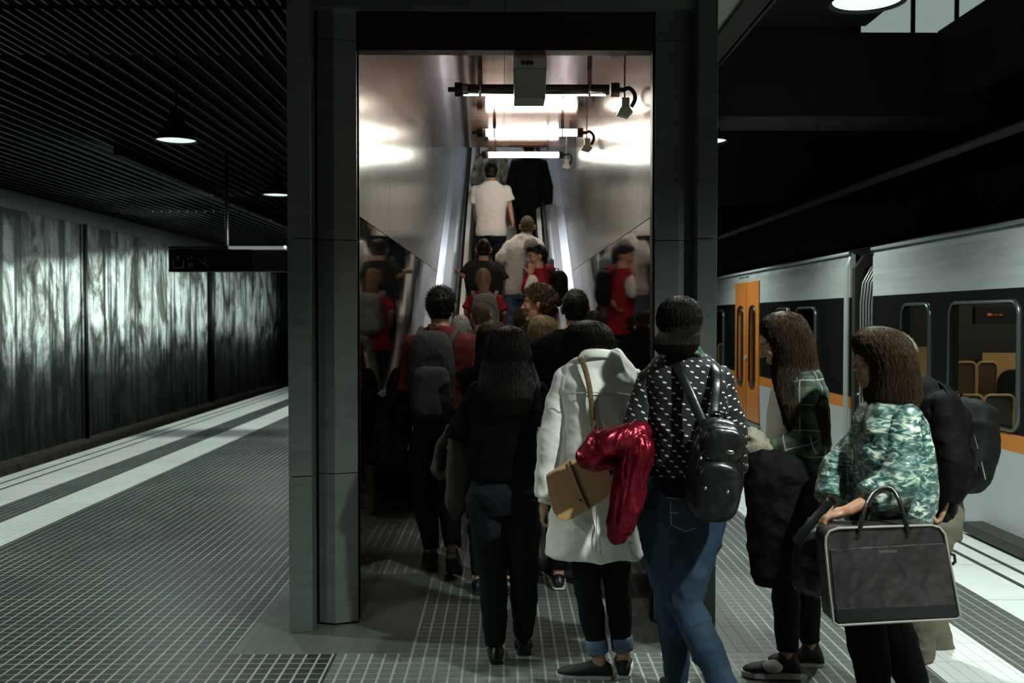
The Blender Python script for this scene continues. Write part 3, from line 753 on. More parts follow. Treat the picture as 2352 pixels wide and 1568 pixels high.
def getco(me):
    a = np.empty(len(me.vertices)*3, dtype=np.float32); me.vertices.foreach_get('co', a); return a.reshape(-1, 3)
def setco(me, a): me.vertices.foreach_set('co', a.astype(np.float32).ravel()); me.update()
def getno(me):
    a = np.empty(len(me.vertices)*3, dtype=np.float32); me.vertices.foreach_get('normal', a); return a.reshape(-1, 3)
def boneuv(me, bones, store=True):
    """cloth coordinates: u around and v along the nearest limb (bones: (a, b, radius))"""
    co = getco(me); best = np.full(len(co), 1e9); uv = np.zeros((len(co), 3), dtype=np.float32)
    for k, (a, b, r) in enumerate(bones):
        a = np.array(a); b = np.array(b); d = b-a; L = np.linalg.norm(d)+1e-9; d = d/L
        t = (co-a)@d; tc = np.clip(t, 0, L); q = co-(a+tc[:, None]*d); dist = np.linalg.norm(q, axis=1)/r
        e1 = np.array((0, -1., 0)); e1 = e1-d*(e1@d); e1 /= np.linalg.norm(e1)+1e-9; e2 = np.cross(d, e1)
        ang = np.arctan2(q@e2, q@e1)
        m = dist < best; best[m] = dist[m]
        uv[m, 0] = (ang*r)[m]+k*.37; uv[m, 1] = t[m]+k*.11; uv[m, 2] = k
    if store:
        at = me.attributes.new('cloth', 'FLOAT_VECTOR', 'POINT'); at.data.foreach_set('vector', uv.ravel())
    return uv
def wrinkle(me, bones, amp=.006, across=9., along=26., seed=0, store=True, fine=.0015):
    uv = boneuv(me, bones, store); co = getco(me); no = getno(me)
    if amp:
        d = np.empty(len(co), dtype=np.float32)
        for i, (u, v, k) in enumerate(uv.tolist()):
            p = co[i]
            q = (u*across+seed, v*along*.5+u*4, k*3.1)
            n1 = noise.noise(q); n2 = noise.noise((p[0]*11+seed, p[1]*11, p[2]*9+k))
            n3 = noise.noise((u*across*3+v*30, v*along*1.6-u*20, seed))
            d[i] = amp*(1-2*abs(n1))*(.5+n2)+amp*.6*n2+fine*n3
        co = co+no*d[:, None]; setco(me, co)
    return me

def skin_mat(name, tone):
    if name in MATS: return MATS[name]
    m = bpy.data.materials.new(name); t = NT(m)
    a = t.n.new('ShaderNodeAttribute'); a.attribute_name = 'tint'
    n = t.noise(t.coord('Object'), 40, 3)
    c = t.mix(t.math('MULTIPLY', n, .3), a.outputs['Color'], tuple(x*.75 for x in tone))
    t.link(c, t.b.inputs['Base Color']); t.b.inputs['Roughness'].default_value = .5
    t.b.inputs['Subsurface Weight'].default_value = .0
    MATS[name] = m; m['tone'] = tone; return m
SK = {'light': (.46, .25, .155), 'tan': (.38, .19, .105), 'pale': (.5, .30, .20)}
def hair_mat(name, c, c2, rough=.36):
    if name in MATS: return MATS[name]
    m = bpy.data.materials.new(name); t = NT(m)
    n = t.noise(t.coord('Object', (1, 1, .08)), 130, 4, .6)
    t.link(t.ramp(n, [(.35, c), (.7, c2)]), t.b.inputs['Base Color'])
    t.b.inputs['Roughness'].default_value = rough; t.b.inputs['Specular IOR Level'].default_value = .16
    t.b.inputs['Sheen Weight'].default_value = .22; t.b.inputs['Sheen Roughness'].default_value = .25; t.b.inputs['Sheen Tint'].default_value = (min(1, c2[0]*3+.25), min(1, c2[1]*3+.17), min(1, c2[2]*3+.09), 1)
    t.bump(n, .5, .003); MATS[name] = m; return m
HAIR = {
 'black': hair_mat('near black hair', (.004, .0035, .003), (.010, .008, .006), .5),
 'brown': hair_mat('dark brown hair', (.003, .002, .0015), (.012, .0075, .0045), .45),
 'mid': hair_mat('brown hair', (.014, .008, .004), (.075, .042, .020), .42),
 'blond': hair_mat('dark blond hair', (.09, .055, .025), (.34, .23, .12)),
 'grey': hair_mat('grey hair', (.16, .155, .14), (.46, .44, .40)),
 'crop': hair_mat('cropped greying hair', (.045, .034, .022), (.15, .11, .072), .8),
}
def fabric(name, c, rough=.85, var=.2, weave=500, bdist=.0015, sheen=.0, spec=.2, metal=0, vs=5., bump=.25):
    if name in MATS: return MATS[name]
    m = bpy.data.materials.new(name); t = NT(m); b = t.b
    n = t.noise(t.coord('Object'), vs, 4)
    t.link(t.ramp(n, [(.3, tuple(x*(1-var) for x in c)), (.72, tuple(min(1, x*(1+var)) for x in c))]), b.inputs['Base Color'])
    b.inputs['Roughness'].default_value = rough; b.inputs['Specular IOR Level'].default_value = spec
    b.inputs['Sheen Weight'].default_value = sheen; b.inputs['Sheen Roughness'].default_value = .5; b.inputs['Metallic'].default_value = metal
    t.bump(t.noise(t.coord('Object'), weave, 2), bump, bdist)
    MATS[name] = m; return m

TOR = {
 'm': [(.465, .070, .060), (.50, .088, .068), (.53, .094, .070), (.575, .088, .062), (.62, .082, .058), (.68, .092, .064), (.74, .101, .068), (.78, .104, .064), (.808, .096, .054), (.826, .070, .046), (.842, .042, .040), (.86, .034, .036)],
 'f': [(.465, .075, .062), (.50, .094, .072), (.53, .101, .074), (.575, .090, .062), (.62, .074, .052), (.68, .080, .058), (.74, .089, .066), (.775, .092, .058), (.802, .086, .048), (.822, .060, .040), (.84, .036, .034), (.86, .029, .031)]}
def ringpts(c, ax, ay, n=28, e=2.3):
    pts = []
    for j in range(n):
        q = j*2*math.pi/n; a, b = math.cos(q), math.sin(q)
        pts.append(c+ax*(math.copysign(abs(a)**(2/e), a))+ay*(math.copysign(abs(b)**(2/e), b)))
    return pts
class Per: pass
def sil_rings(rows, y, n=28, e=2.3, f=None):
    """rings from silhouette rows (py, x_left, x_right, half_depth[, dy])"""
    rs = []
    for r in rows:
        py, xl, xr, ry = r[:4]; dy = r[4] if len(r) > 4 else 0
        a = P(xl, py, y+dy); b = P(xr, py, y+dy); c = (a+b)/2; ax = (b-a)/2
        ay = Vector((0, ry, 0)) if f is None else f*ry
        rs.append(ringpts(c, ax, ay, n, e))
    return rs
def strands(mb, rs, n, rad=.0011, out=.004, jit=.006, seed=1, sub=3, tail=.03, wav=0):
    rnd = random.Random(seed); N = len(rs[0])
    dense = []
    for i in range(len(rs)-1):
        for k in range(sub): dense.append((i, k/sub))
    dense.append((len(rs)-2, 1.))
    for s in range(n):
        th = rnd.random()*N; i0 = rnd.randrange(0, max(1, int(len(dense)*.55))); i1 = min(len(dense), i0+rnd.randrange(int(len(dense)*.4), len(dense)+1))
        pts = []; dr = rnd.uniform(-1, 1)*.8; off = out*rnd.uniform(.2, 1.6); ph = rnd.random()*6
        for q in range(i0, i1):
            i, fr = dense[q]; tt = (th+dr*(q-i0)/len(dense)) % N; j = int(tt); g = tt-j
            def at(ii):
                a = rs[ii][j % N]; b = rs[ii][(j+1) % N]; return a.lerp(b, g)
            p = at(i).lerp(at(min(i+1, len(rs)-1)), fr)
            c = sum(rs[i], Vector())/N
            d = (p-c); d.z = 0
            if d.length > 1e-5: d.normalize()
            w_ = math.sin(q*1.1+ph)*wav
            p = p+d*(off+w_)+Vector((rnd.uniform(-1, 1), rnd.uniform(-1, 1), 0))*jit*.25
            pts.append(p)
        if len(pts) < 3: continue
        if i1 == len(dense): pts.append(pts[-1]+(pts[-1]-pts[-2]).normalized()*tail*rnd.random())
        m = len(pts)
        mb.tube(pts, [rad*(1.15-.9*k/(m-1)) for k in range(m)], 3)
    return mb
def join(me_list, mats):
    import bmesh
    bm = bmesh.new()
    for m in me_list: bm.from_mesh(m)
    out = bpy.data.meshes.new('joined'); bm.to_mesh(out); bm.free()
    for m in mats: out.materials.append(m)
    out.polygons.foreach_set('use_smooth', [True]*len(out.polygons)); return out
def groove(me, amp=.004, fx=120., fz=6., seed=0):
    co = getco(me); no = getno(me); d = np.array([noise.noise((x*fx+seed, y*fx, z*fz))+.6*noise.noise((x*fx*2.3, y*fx*2.3+seed, z*fz*1.5)) for x, y, z in co.tolist()], dtype=np.float32)
    setco(me, co+no*(amp*d)[:, None]); return me

def hand(mb, w_, d, pn, side, curl=.5, s=1., spread=1.):
    """palm, four fingers of different length and a thumb; side +1: thumb along +(d x pn)"""
    d = d.normalized(); pn = (pn-d*pn.dot(d)).normalized(); ac = d.cross(pn)*side
    c = w_+d*.048*s
    mb.ell(c, ac*.040*s, pn*.016*s, d*.052*s, 16, 10)
    mb.capsule(w_-d*.02*s, w_+d*.03*s, .025*s, .026*s, 12)
    for k, ln in enumerate((.066, .075, .070, .055)):
        off = (.029-.0195*k)*s
        p = w_+d*(.086-.004*abs(k-1.2))*s+ac*off; cd = (d+ac*(.10-.07*k)*spread).normalized(); ang = 0
        mb.capsule(p-cd*.02*s, p, .010*s, .0098*s, 10)
        for seg, (fr, ca) in enumerate(((.45, .55), (.32, 1.1), (.25, .8))):
            ang += ca*curl*(1+.12*k); dd = (cd*math.cos(ang)+pn*math.sin(ang)).normalized()
            q = p+dd*ln*fr*s; mb.capsule(p, q, (.0096-.0009*seg)*s, (.0088-.0009*seg)*s, 10); p = q
    b = w_+d*.022*s+ac*.026*s; d1 = (d*.62+ac*.65+pn*.35).normalized(); q = b+d1*.042*s
    mb.capsule(b, q, .0145*s, .0115*s, 10); d2 = (d*.85+ac*.25+pn*(.2+curl*.6)).normalized(); mb.capsule(q, q+d2*.032*s, .0112*s, .009*s, 10)

def head_geo(mb, c, f, u, s, sex):
    r = f.cross(u).normalized()
    def q(a, b, z): return c+r*(a*s)+f*(b*s)+u*(z*s)
    mb.ell(q(0, -.008, .014), r*.074*s, f*.093*s, u*.093*s, 22, 14)
    mb.ell(q(0, .022, -.045), r*.057*s, f*.058*s, u*.066*s, 18, 12)
    mb.capsule(q(-.014, .060, -.098), q(.014, .060, -.098), .019*s, .019*s, 12)
    mb.capsule(q(-.048, -.002, -.055), q(-.022, .052, -.095), .016*s, .016*s, 10).capsule(q(.048, -.002, -.055), q(.022, .052, -.095), .016*s, .016*s, 10)
    mb.capsule(q(0, .080, .018), q(0, .101, -.026), .008*s, .012*s, 10)
    mb.capsule(q(-.010, .092, -.028), q(.010, .092, -.028), .008*s, .008*s, 8)
    for a in (-1, 1):
        mb.capsule(q(a*.012, .079, .030), q(a*.045, .062, .026), .011*s, .010*s, 10)
        mb.ell(q(a*.040, .054, -.022), r*.022*s, f*.024*s, u*.026*s, 12, 8)
        mb.ell(q(a*.030, .072, .006), r*.014*s, f*.011*s, u*.010*s, 12, 8)
        e = q(a*.077, -.010, -.012); ef = (f*.9-u*.1).normalized(); er = (r*a*.9-f*.45).normalized()
        mb.ell(e+er*.006*s, er*.014*s, ef*.006*s, u*.033*s, 12, 10)
        mb.ell(e+er*.010*s+u*.006*s, er*.008*s, ef*.017*s, u*.022*s, 12, 10); mb.capsule(e-u*.026*s, e-u*.030*s, .008*s, .007*s, 8)
    mb.capsule(q(-.017, .080, -.058), q(.017, .080, -.058), .0085*s, .0085*s, 10).capsule(q(-.013, .081, -.069), q(.013, .081, -.069), .0085*s, .0085*s, 10)
def tint(me, tone, c, f, u, s, hairc=(.03, .02, .012), stubble=False):
    r = f.cross(u).normalized(); co = getco(me)-np.array(c)
    a = co@np.array(r)/s; b = co@np.array(f)/s; z = co@np.array(u)/s
    colr = np.tile(np.array([*tone, 1.], dtype=np.float32), (len(co), 1))
    def put(m, cc, k=1.):
        colr[m, :3] = colr[m, :3]*(1-k)+np.array(cc, dtype=np.float32)*k
    front = b > .045
    put(front & (abs(a) > .008) & (abs(a) < .05) & (abs(z-.030-(.045-abs(a))*.05) < .006), hairc, .85)
    put(front & (abs(abs(a)-.030) < .0125) & (abs(z-.006) < .0048), (.55, .52, .48), .8)
    put(front & (abs(abs(a)-.030) < .0055) & (abs(z-.006) < .0052), (.02, .015, .01), 1.)
    put(front & (abs(abs(a)-.030) < .015) & (abs(z-.0118) < .0022), hairc, .9)
    put(front & (abs(a) < .024) & (abs(z+.063) < .011), (tone[0]*.85, tone[1]*.5, tone[2]*.5), .8)
    put(front & (abs(a) < .022) & (abs(z+.0635) < .0018), (.08, .02, .015), .9)
    put((abs(a) > .078) & (abs(z) < .05) & (abs(b) < .05), (tone[0]*1.05, tone[1]*.62, tone[2]*.55), .6)
    if stubble: put(front & (z < -.035) & (z > -.13), tuple(x*.55 for x in tone), .4)
    at = me.attributes.new('tint', 'FLOAT_COLOR', 'POINT'); at.data.foreach_set('color', colr.ravel())

def _j(): pass
def scalp_hair(c, f, u, s, key, kind, vox, seed):
    r = f.cross(u).normalized(); mb = MB()
    def q(a, b, z): return c+r*(a*s)+f*(b*s)+u*(z*s)
    gx, gy, gz, am, fq = {'short': (.082, .099, .100, .0035, 95), 'full': (.090, .107, .108, .007, 55), 'crop': (.0785, .0975, .098, .0016, 260), 'curly': (.100, .116, .116, .013, 48), 'tied': (.081, .098, .100, .002, 60)}[kind]
    mb.ell(q(0, -.011, .016), r*gx*s, f*gy*s, u*gz*s, 30, 20)
    if kind in ('short', 'full', 'crop'): mb.ell(q(0, -.048, -.042), r*(gx*.80)*s, f*.052*s, u*.055*s, 20, 14)
    if kind == 'full': mb.ell(q(0, .025, .085), r*.06*s, f*.06*s, u*.035*s, 20, 12)
    if kind == 'curly':
        rnd = random.Random(seed)
        for k in range(46):
            a = rnd.uniform(0, 6.28); e = rnd.uniform(-.35, 1.4); d = Vector((math.cos(a)*math.cos(e)*.093, math.sin(a)*math.cos(e)*.105-.012, math.sin(e)*.106+.016))
            if d.y > .05 and d.z < .06: continue
            mb.ell(q(*d), r*.021*s, f*.021*s, u*.021*s, 8, 6)
        mb.ell(q(0, -.055, -.04), r*.08*s, f*.055*s, u*.055*s, 20, 14)
    if kind == 'tied': mb.ell(q(0, -.045, -.035), r*.064*s, f*.052*s, u*.055*s, 20, 14)
    me = finish(mb, [HAIR[key]], vox, 2)
    co = getco(me); no = getno(me)
    if kind in ('short', 'full', 'curly', 'crop'):
        d = np.array([noise.noise((x*fq+seed, y*fq, z*fq*.55))+.5*noise.noise((x*fq*2.2, y*fq*2.2, z*fq*1.3+seed)) for x, y, z in co.tolist()], dtype=np.float32)
        co = co+no*(am*d)[:, None]; setco(me, co)
    # open the shell over the face, ears and nape
    L = co-np.array(c); b = L@np.array(f)/s; z = L@np.array(u)/s; a = L@np.array(r)/s
    lim = np.interp(z, [-.12, -.06, -.02, .03, .06, .085], [-.06, -.035, -.012, .035, .062, .30])
    bad = (b > lim) | (z < (-.085 if kind != 'crop' else -.075))
    ear = (abs(z+.008) < .032) & (b > -.022) & (abs(a) > .06) & (z < .02)
    bad |= ear
    import bmesh
    bm = bmesh.new(); bm.from_mesh(me); bm.verts.ensure_lookup_table()
    bmesh.ops.delete(bm, geom=[bm.verts[i] for i in np.nonzero(bad)[0].tolist()], context='VERTS'); bm.to_mesh(me); bm.free()
    me.update()
    co = getco(me); no = getno(me); rnd = random.Random(seed+9); fz = MB()
    ln = {'short': .010, 'full': .020, 'crop': .004, 'curly': .022, 'tied': .008}[kind]
    for _ in range({'curly': 900, 'full': 900, 'short': 700}.get(kind, 350)):
        i = rnd.randrange(len(co)); p = Vector(co[i]); nn = Vector(no[i]); t_ = Vector((rnd.uniform(-1, 1), rnd.uniform(-1, 1), rnd.uniform(-1, .3)))*.9
        q1 = p+(nn*.7+t_*.4).normalized()*ln*.5*rnd.uniform(.5, 1.2); q2 = q1+(nn*.3+t_).normalized()*ln*.6
        fz.tube([p-nn*.002, q1, q2], [.0009, .0007, .0003], 3)
    return join([me, fz.mesh('fz', [HAIR[key]], True)], [HAIR[key]])

def shoe(parent, ank, d, n, s, upper, solem, sole_t=.022, name='shoe', high=False):
    """ank: ankle joint; d: toe direction; n: upward direction of the foot"""
    d = d.normalized(); n = (n-d*n.dot(d)).normalized(); r = d.cross(n)
    base = ank-n*.080*s-d*.055*s     # heel on the ground
    prof = [(-.010, .018, .030), (.0, .030, .062), (.03, .036, .085 if not high else .13), (.075, .037, .088 if not high else .135), (.105, .040, .074), (.15, .046, .058), (.19, .047, .050), (.225, .040, .042), (.25, .026, .032), (.262, .010, .020)]
    rs = []
    for t_, w_, h_ in prof:
        c = base+d*t_*s; ring = []
        for j in range(16):
            q = j*2*math.pi/16; x_ = math.cos(q)*w_*s; z_ = (math.sin(q)*.5+.5)
            z_ = z_*h_*s if math.sin(q) > 0 else z_*h_*s*.9
            x_ *= (1-.35*max(0, math.sin(q))**2)
            ring.append(c+r*x_+n*(z_+sole_t*.6))
        rs.append(ring)
    o = MB().rings(rs).obj(name, upper, parent, smooth=True)
    so = []
    for t_, w_, h_ in prof:
        c = base+d*(t_*1.02)*s; ww = (w_+.004)*s
        so.append([c-r*ww, c+r*ww, c+r*ww+n*sole_t, c-r*ww+n*sole_t])
    MB().rings(so).obj('sole', solem, o)
    return o

def person(label, x, y, H, face=0., z0=0., sex='m', skin='light', hair=('short', 'black'), top=None, legs=None, shoes=None, J=None, head=None, look=None, nod=0., vox=.009, hands=(.4, .4), seed=0, stride=0., hairpx=None, lean=0., stubble=False, hrows=None, hn=500, sholders=1., strand_r=.0011, hs=1.):
    fa = R(face); f = Vector((math.sin(fa), math.cos(fa), 0)); r = Vector((math.cos(fa), -math.sin(fa), 0)); O = Vector((x, y, z0))
    def L(a, b, h): return O+r*(a*H)+f*(b*H+lean*max(0, h-.5)*H)+Vector((0, 0, h*H))
    sw = .106 if sex == 'm' else .097; sw *= sholders; hw = .052
    st = stride
    j = dict(pelvis=L(0, 0, .525), chest=L(0, .0, .735), neck=L(0, -.005, .842),
             sh_l=L(-sw*.97, 0, .79), sh_r=L(sw*.97, 0, .79), el_l=L(-sw-.035, -.01, .625), el_r=L(sw+.035, -.01, .625),
             wr_l=L(-sw-.04, .03, .485), wr_r=L(sw+.04, .03, .485),
             hip_l=L(-hw, 0, .515), hip_r=L(hw, 0, .515), kn_l=L(-hw, st*.5+.01, .28), kn_r=L(hw, -st*.5+.01, .28),
             an_l=L(-hw, st-.02, .05), an_r=L(hw, -st-.02, .05))
    if head:
        dl = P(head[0], head[1], y+(head[2] if len(head) > 2 else 0))-L(0, .015, .925)
        for k, q in (('neck', 1), ('sh_l', 1), ('sh_r', 1), ('chest', .75), ('el_l', .9), ('el_r', .9), ('wr_l', .7), ('wr_r', .7), ('pelvis', .15)): j[k] = j[k]+dl*q
    for k, v in (J or {}).items():
        if isinstance(v, tuple) and len(v) == 3: j[k] = P(v[0], v[1], y+v[2])
    for k, v in (J or {}).items():
        if k == 'local': 
            for kk, vv in v.items(): j[kk] = L(*vv)
    la = R(look if look is not None else face); hf = Vector((math.sin(la), math.cos(la), 0))
    u = Vector((0, 0, 1)); nd = R(nod); hf2 = (hf*math.cos(nd)-u*math.sin(nd)); u2 = (u*math.cos(nd)+hf*math.sin(nd))
    s = H/1.75*(1. if sex == 'm' else .97)*hs
    hc = P(head[0], head[1], y+(head[2] if len(head) > 2 else 0)) if head else L(0, .015, .925)
    T = thing('person', (x, y, z0), label, 'person')
    T_ = T; tone = SK[skin]
    # body, one continuous surface
    mb = MB(); k_ = .88
    tor = TOR[sex]
    def spine(h):
        if h <= .525: return j['pelvis']+Vector((0, 0, (h-.525)*H))
        if h <= .735: return j['pelvis'].lerp(j['chest'], (h-.525)/.21)
        return j['chest'].lerp(j['neck'], (h-.735)/.107)
    hd = (j['hip_r']-j['hip_l']).normalized(); sd = (j['sh_r']-j['sh_l']).normalized()
    def trings(lo, hi, m=0., k=1., flare=0., kx=1.):
        rs = []
        hh = sorted(set([lo, hi]+[t[0] for t in tor if lo < t[0] < hi]))
        for h in hh:
            wx = np.interp(h, [t[0] for t in tor], [t[1] for t in tor]); wy = np.interp(h, [t[0] for t in tor], [t[2] for t in tor])
            q = min(1, max(0, (h-.55)/.25)); ax = hd.lerp(sd, q).normalized(); ay = Vector((0, 0, 1)).cross(ax).normalized()
            ff = flare*max(0, (.62-h))
            rs.append(ringpts(spine(h), ax*((wx*k*kx*sholders**(1 if h > .7 else 0)+ff)*H+m), ay*((wy*k+ff*.7)*H+m)))
        return rs
    mb.rings(trings(.465, .86, k=.86))
    for a in 'lr':
        mb.limb([j['sh_'+a], j['el_'+a], j['wr_'+a]], [.029*H, .021*H, .0145*H])
        mb.limb([j['hip_'+a], j['kn_'+a], j['an_'+a]], [.046*H*k_+.004, .031*H*k_, .020*H])
        mb.capsule(j['an_'+a]-Vector((0, 0, .02*H)), j['an_'+a]+f*.06*H-Vector((0, 0, .03*H)), .016*H, .014*H)
        e = (j['wr_'+a]-j['el_'+a]).normalized(); sgn = -1 if a == 'l' else 1
        pn = (-r*sgn); 
        hd_ = (J or {}).get('hand_'+a)
        if hd_: e = Vector(hd_[0]).normalized(); pn = Vector(hd_[1])
        cu = hands[0] if a == 'l' else hands[1]
        ac = e.cross(pn).normalized(); want = f
        hand(mb, j['wr_'+a]+e*.012, e, pn, 1 if ac.dot(want) >= 0 else -1, cu, H/1.75)
    nr = (.0315 if sex == 'm' else .027)*H
    mb.capsule(j['neck']-Vector((0, 0, .02)), hc-u2*.055*s-hf2*.022*s, nr*1.12, nr, 16)
    head_geo(mb, hc, hf2, u2, s, sex)
    sm = skin_mat('skin '+skin, tone)
    body = finish(mb, [sm], min(vox, .0065), 2); tint(body, tone, hc, hf2, u2, s, stubble=stubble)
    link(body, 'body', T)
    # trousers
    lg = legs or {}
    lm = lg.get('mat'); mg = lg.get('m', .012); ak = lg.get('ankle', 1.)
    bones = []
    if lm:
        mb = MB(); mb.rings(trings(.465, lg.get('waist', .60), m=mg*.7))
        for a in 'lr':
            t0, t1, t2 = j['hip_'+a], j['kn_'+a], j['an_'+a]
            end = t1.lerp(t2, lg.get('len', .93))
            r0, r1, r2 = .050*H+mg, .033*H+mg, (.021*H+mg)*ak
            if lg.get('hipk'): r0 *= lg['hipk']
            mb.capsule(t0-Vector((0, 0, .01)), t1, r0, r1, 18); mid = t1.lerp(end, .35)
            mb.capsule(t1, mid, r1, r1*.98, 18); mb.tube([t1, mid, end], [r1*.9, r1*.98, r2], 18)
            bones += [(t0, t1, r0), (t1, end, r1)]
        me = finish(mb, [lm], vox, 3); bones.append((j['pelvis'], j['pelvis']+Vector((0, 0, .1*H)), .09*H))
        wrinkle(me, bones, lg.get('wr', .005), seed=seed+3); tr_ = link(me, lg.get('name', 'trousers'), T)
        if lg.get('cuff'):
            for a in 'lr':
                e = j['kn_'+a].lerp(j['an_'+a], lg.get('len', .93)); e0 = j['kn_'+a].lerp(j['an_'+a], lg.get('len', .93)-.19)
                rr = (.021*H+mg)*ak*1.2
                MB().tube([e0, e0.lerp(e, .1), e0.lerp(e, .9), e], [rr*.98, rr*1.08, rr*1.04, rr], 20).obj('rolled_cuff', lg['cuff'], tr_, smooth=True)
    # top
    tp = top or {}
    if tp.get('mat'):
        m = tp.get('m', .014); mb = MB(); bones = [(j['pelvis']-Vector((0, 0, .1)), j['neck'], .1*H)]
        if tp.get('rows'): mb.rings(sil_rings(tp['rows'], y, f=tp.get('f')))
        if not tp.get('rows') or tp.get('both'): mb.rings(trings(tp.get('hem', .53), .852, m=m, flare=tp.get('flare', 0), kx=tp.get('kx', 1)))
        sl = tp.get('sleeve', 1.)   # 0..1 upper arm, 1..2 forearm
        for a in 'lr':
            a0, a1, a2 = j['sh_'+a], j['el_'+a], j['wr_'+a]; sk = tp.get('sk', 1.)
            r0, r1, r2 = (.0255*H+m*.75)*min(sk, 1.15), (.0225*H+m)*sk, (.0165*H+m*.9)*sk
            if not tp.get('rows'): mb.capsule(j['neck']-Vector((0, 0, .045)), a0, .045, r0*.95, 14); mb.capsule(spine(.75), a0.lerp(a1, .12), .055, r0*.95, 14)
            if sl <= 1:
                e = a0.lerp(a1, sl); mb.capsule(a0, a0.lerp(e, .6), r0, r0*.95, 16); mb.tube([a0, a0.lerp(e, .5), e], [r0, r0*.98, max(r1*1.12, r0*.9)], 18); bones.append((a0, e, r0))
            else:
                e = a1.lerp(a2, min(1, sl-1)); mb.capsule(a0, a1, r0, r1, 16); mb.capsule(a1, a1.lerp(e, .5), r1, (r1+r2)/2, 16); mb.tube([a1, a1.lerp(e, .6), e], [r1, (r1+r2)/2, r2], 18); bones += [(a0, a1, r0), (a1, e, r1)]
        me = finish(mb, [tp['mat']], tp.get('vox', vox), 8)
        wrinkle(me, bones, tp.get('wr', .005), across=tp.get('ac', 9), along=tp.get('al', 26), seed=seed)
        to = link(me, tp.get('name', 'shirt'), T)
        if tp.get('collar'):
            c0 = j['neck']+Vector((0, 0, -.01)); rr = nr*1.25
            pts = [c0+(r*math.cos(q)*rr+f*math.sin(q)*rr)+Vector((0, 0, .012+.008*math.sin(q)*-1)) for q in [i*2*math.pi/20 for i in range(20)]]
            MB().tube(pts, .016, 8, closed=True, flat=1.).obj('collar', tp['collar'], to, smooth=True)
    # shoes
    sh = shoes or {}
    if sh.get('mat'):
        for a in 'lr':
            d = f.copy(); n = u.copy(); pj = (J or {}).get('toe_'+a)
            if pj: d = Vector(pj[0]).normalized(); n = Vector(pj[1]).normalized()
            shoe(T, j['an_'+a], d, n, H/1.75, sh['mat'], sh.get('sole', sh['mat']), sh.get('t', .02), high=sh.get('high', False))
    # hair
    kind, key = hair
    parts = []
    if hrows:
        h0 = hrows[0]; mx = (h0[1]+h0[2])/2; hx = (h0[2]-h0[1])/2
        hrows = [(h0[0]-1.5, mx-hx*.45, mx+hx*.45, h0[3]*.45)+tuple(h0[4:])]+list(hrows)
        rs = sil_rings(hrows, y, n=30, e=2.1); hb = MB(); hb.rings(rs)
        hm = finish(hb, [HAIR[key]], min(vox, .007), 2); groove(hm, .0016, seed=seed); parts.append(hm)
        sb = MB(); strands(sb, rs, int(hn*2.2), seed=seed+5, rad=strand_r*.62, jit=.012, wav=.005 if kind == 'wavy' else .001)
        if sb.v: parts.append(sb.mesh('s', [HAIR[key]], True))
    if kind in ('short', 'full', 'crop', 'curly', 'tied'):
        parts.append(scalp_hair(hc, hf2, u2, s, key, kind, min(vox, .006), seed))
    if parts:
        hm = parts[0] if len(parts) == 1 else join(parts, [HAIR[key]])
        link(hm, 'hair', T)
    p = Per(); p.T = T; p.j = j; p.hc = hc; p.f = f; p.r = r; p.H = H; p.y = y; p.hf = hf2; p.hu = u2; p.s = s
    return p
# ------------------------------------------------------------------ fabrics
blackf = fabric('black knit', (.002, .0022, .002), .9, spec=.06)
blackj = fabric('black jacket cloth', (.0022, .0025, .0022), .75, spec=.12)
jeans_d = fabric('dark blue jeans', (.0035, .0055, .0085), .85, vs=9)
jeans_b = fabric('mid blue jeans', (.017, .036, .060), .85, var=.35, vs=6)
jeans_l = fabric('washed jeans', (.10, .17, .26), .85, var=.5, vs=14)
navy = fabric('navy trousers', (.006, .010, .015), .85)
khaki = fabric('khaki trousers', (.15, .13, .095), .85)
white_c = fabric('white cotton shirt', (.74, .74, .70), .8, var=.04)
coatw = fabric('off white cotton coat', (.80, .79, .72), .75, var=.05, vs=12)
burg = fabric('burgundy shirt', (.085, .013, .012), .85)
redt = fabric('red t shirt', (.30, .012, .018), .8)
greys = fabric('grey shirt', (.12, .115, .10), .9)
charc = fabric('charcoal shirt', (.022, .023, .022), .85)
blueg = fabric('blue grey shirt', (.10, .17, .20), .85)
whitetop = fabric('grey white t shirt', (.42, .41, .38), .85)
packg = fabric('grey backpack fabric', (.035, .038, .040), .8, bump=.5, weave=350)
packb = fabric('black backpack fabric', (.004, .0045, .004), .7, spec=.15)
packl = fabric('light grey backpack fabric', (.14, .15, .14), .8)
olive = fabric('olive coat cloth', (.040, .038, .026), .9)
quilt = fabric('khaki quilted lining', (.24, .21, .16), .55, var=.4, vs=20)
leather_b = fabric('black shiny leather', (.006, .007, .006), .30, spec=.38, sheen=0, weave=60, bump=.6)
leather_d = fabric('dark brown grey leather', (.022, .019, .019), .30, spec=.55, sheen=0, weave=8, bump=1.0, bdist=.02)
leather_t = fabric('tan leather', (.44, .26, .115), .5, var=.1, spec=.4, sheen=0, weave=220)
strap_t = fabric('worn tan strap', (.13, .08, .03), .6, var=.5, vs=60, sheen=0)
piping = fabric('pale piping', (.26, .255, .22), .5)
redm = fabric('metallic red coated cloth', (.17, .010, .019), .27, metal=.7, var=.4, vs=14, sheen=0, weave=45, bump=1.)
white_sole = mat('white rubber sole', (.55, .57, .54), .5)
shoe_b = mat('black canvas shoe', (.010, .010, .010), .7)
shoe_l = mat('black leather shoe', (.012, .011, .010), .35)
silver = mat('silver metal', (.7, .7, .66), .2, 1.)
skin_light = None
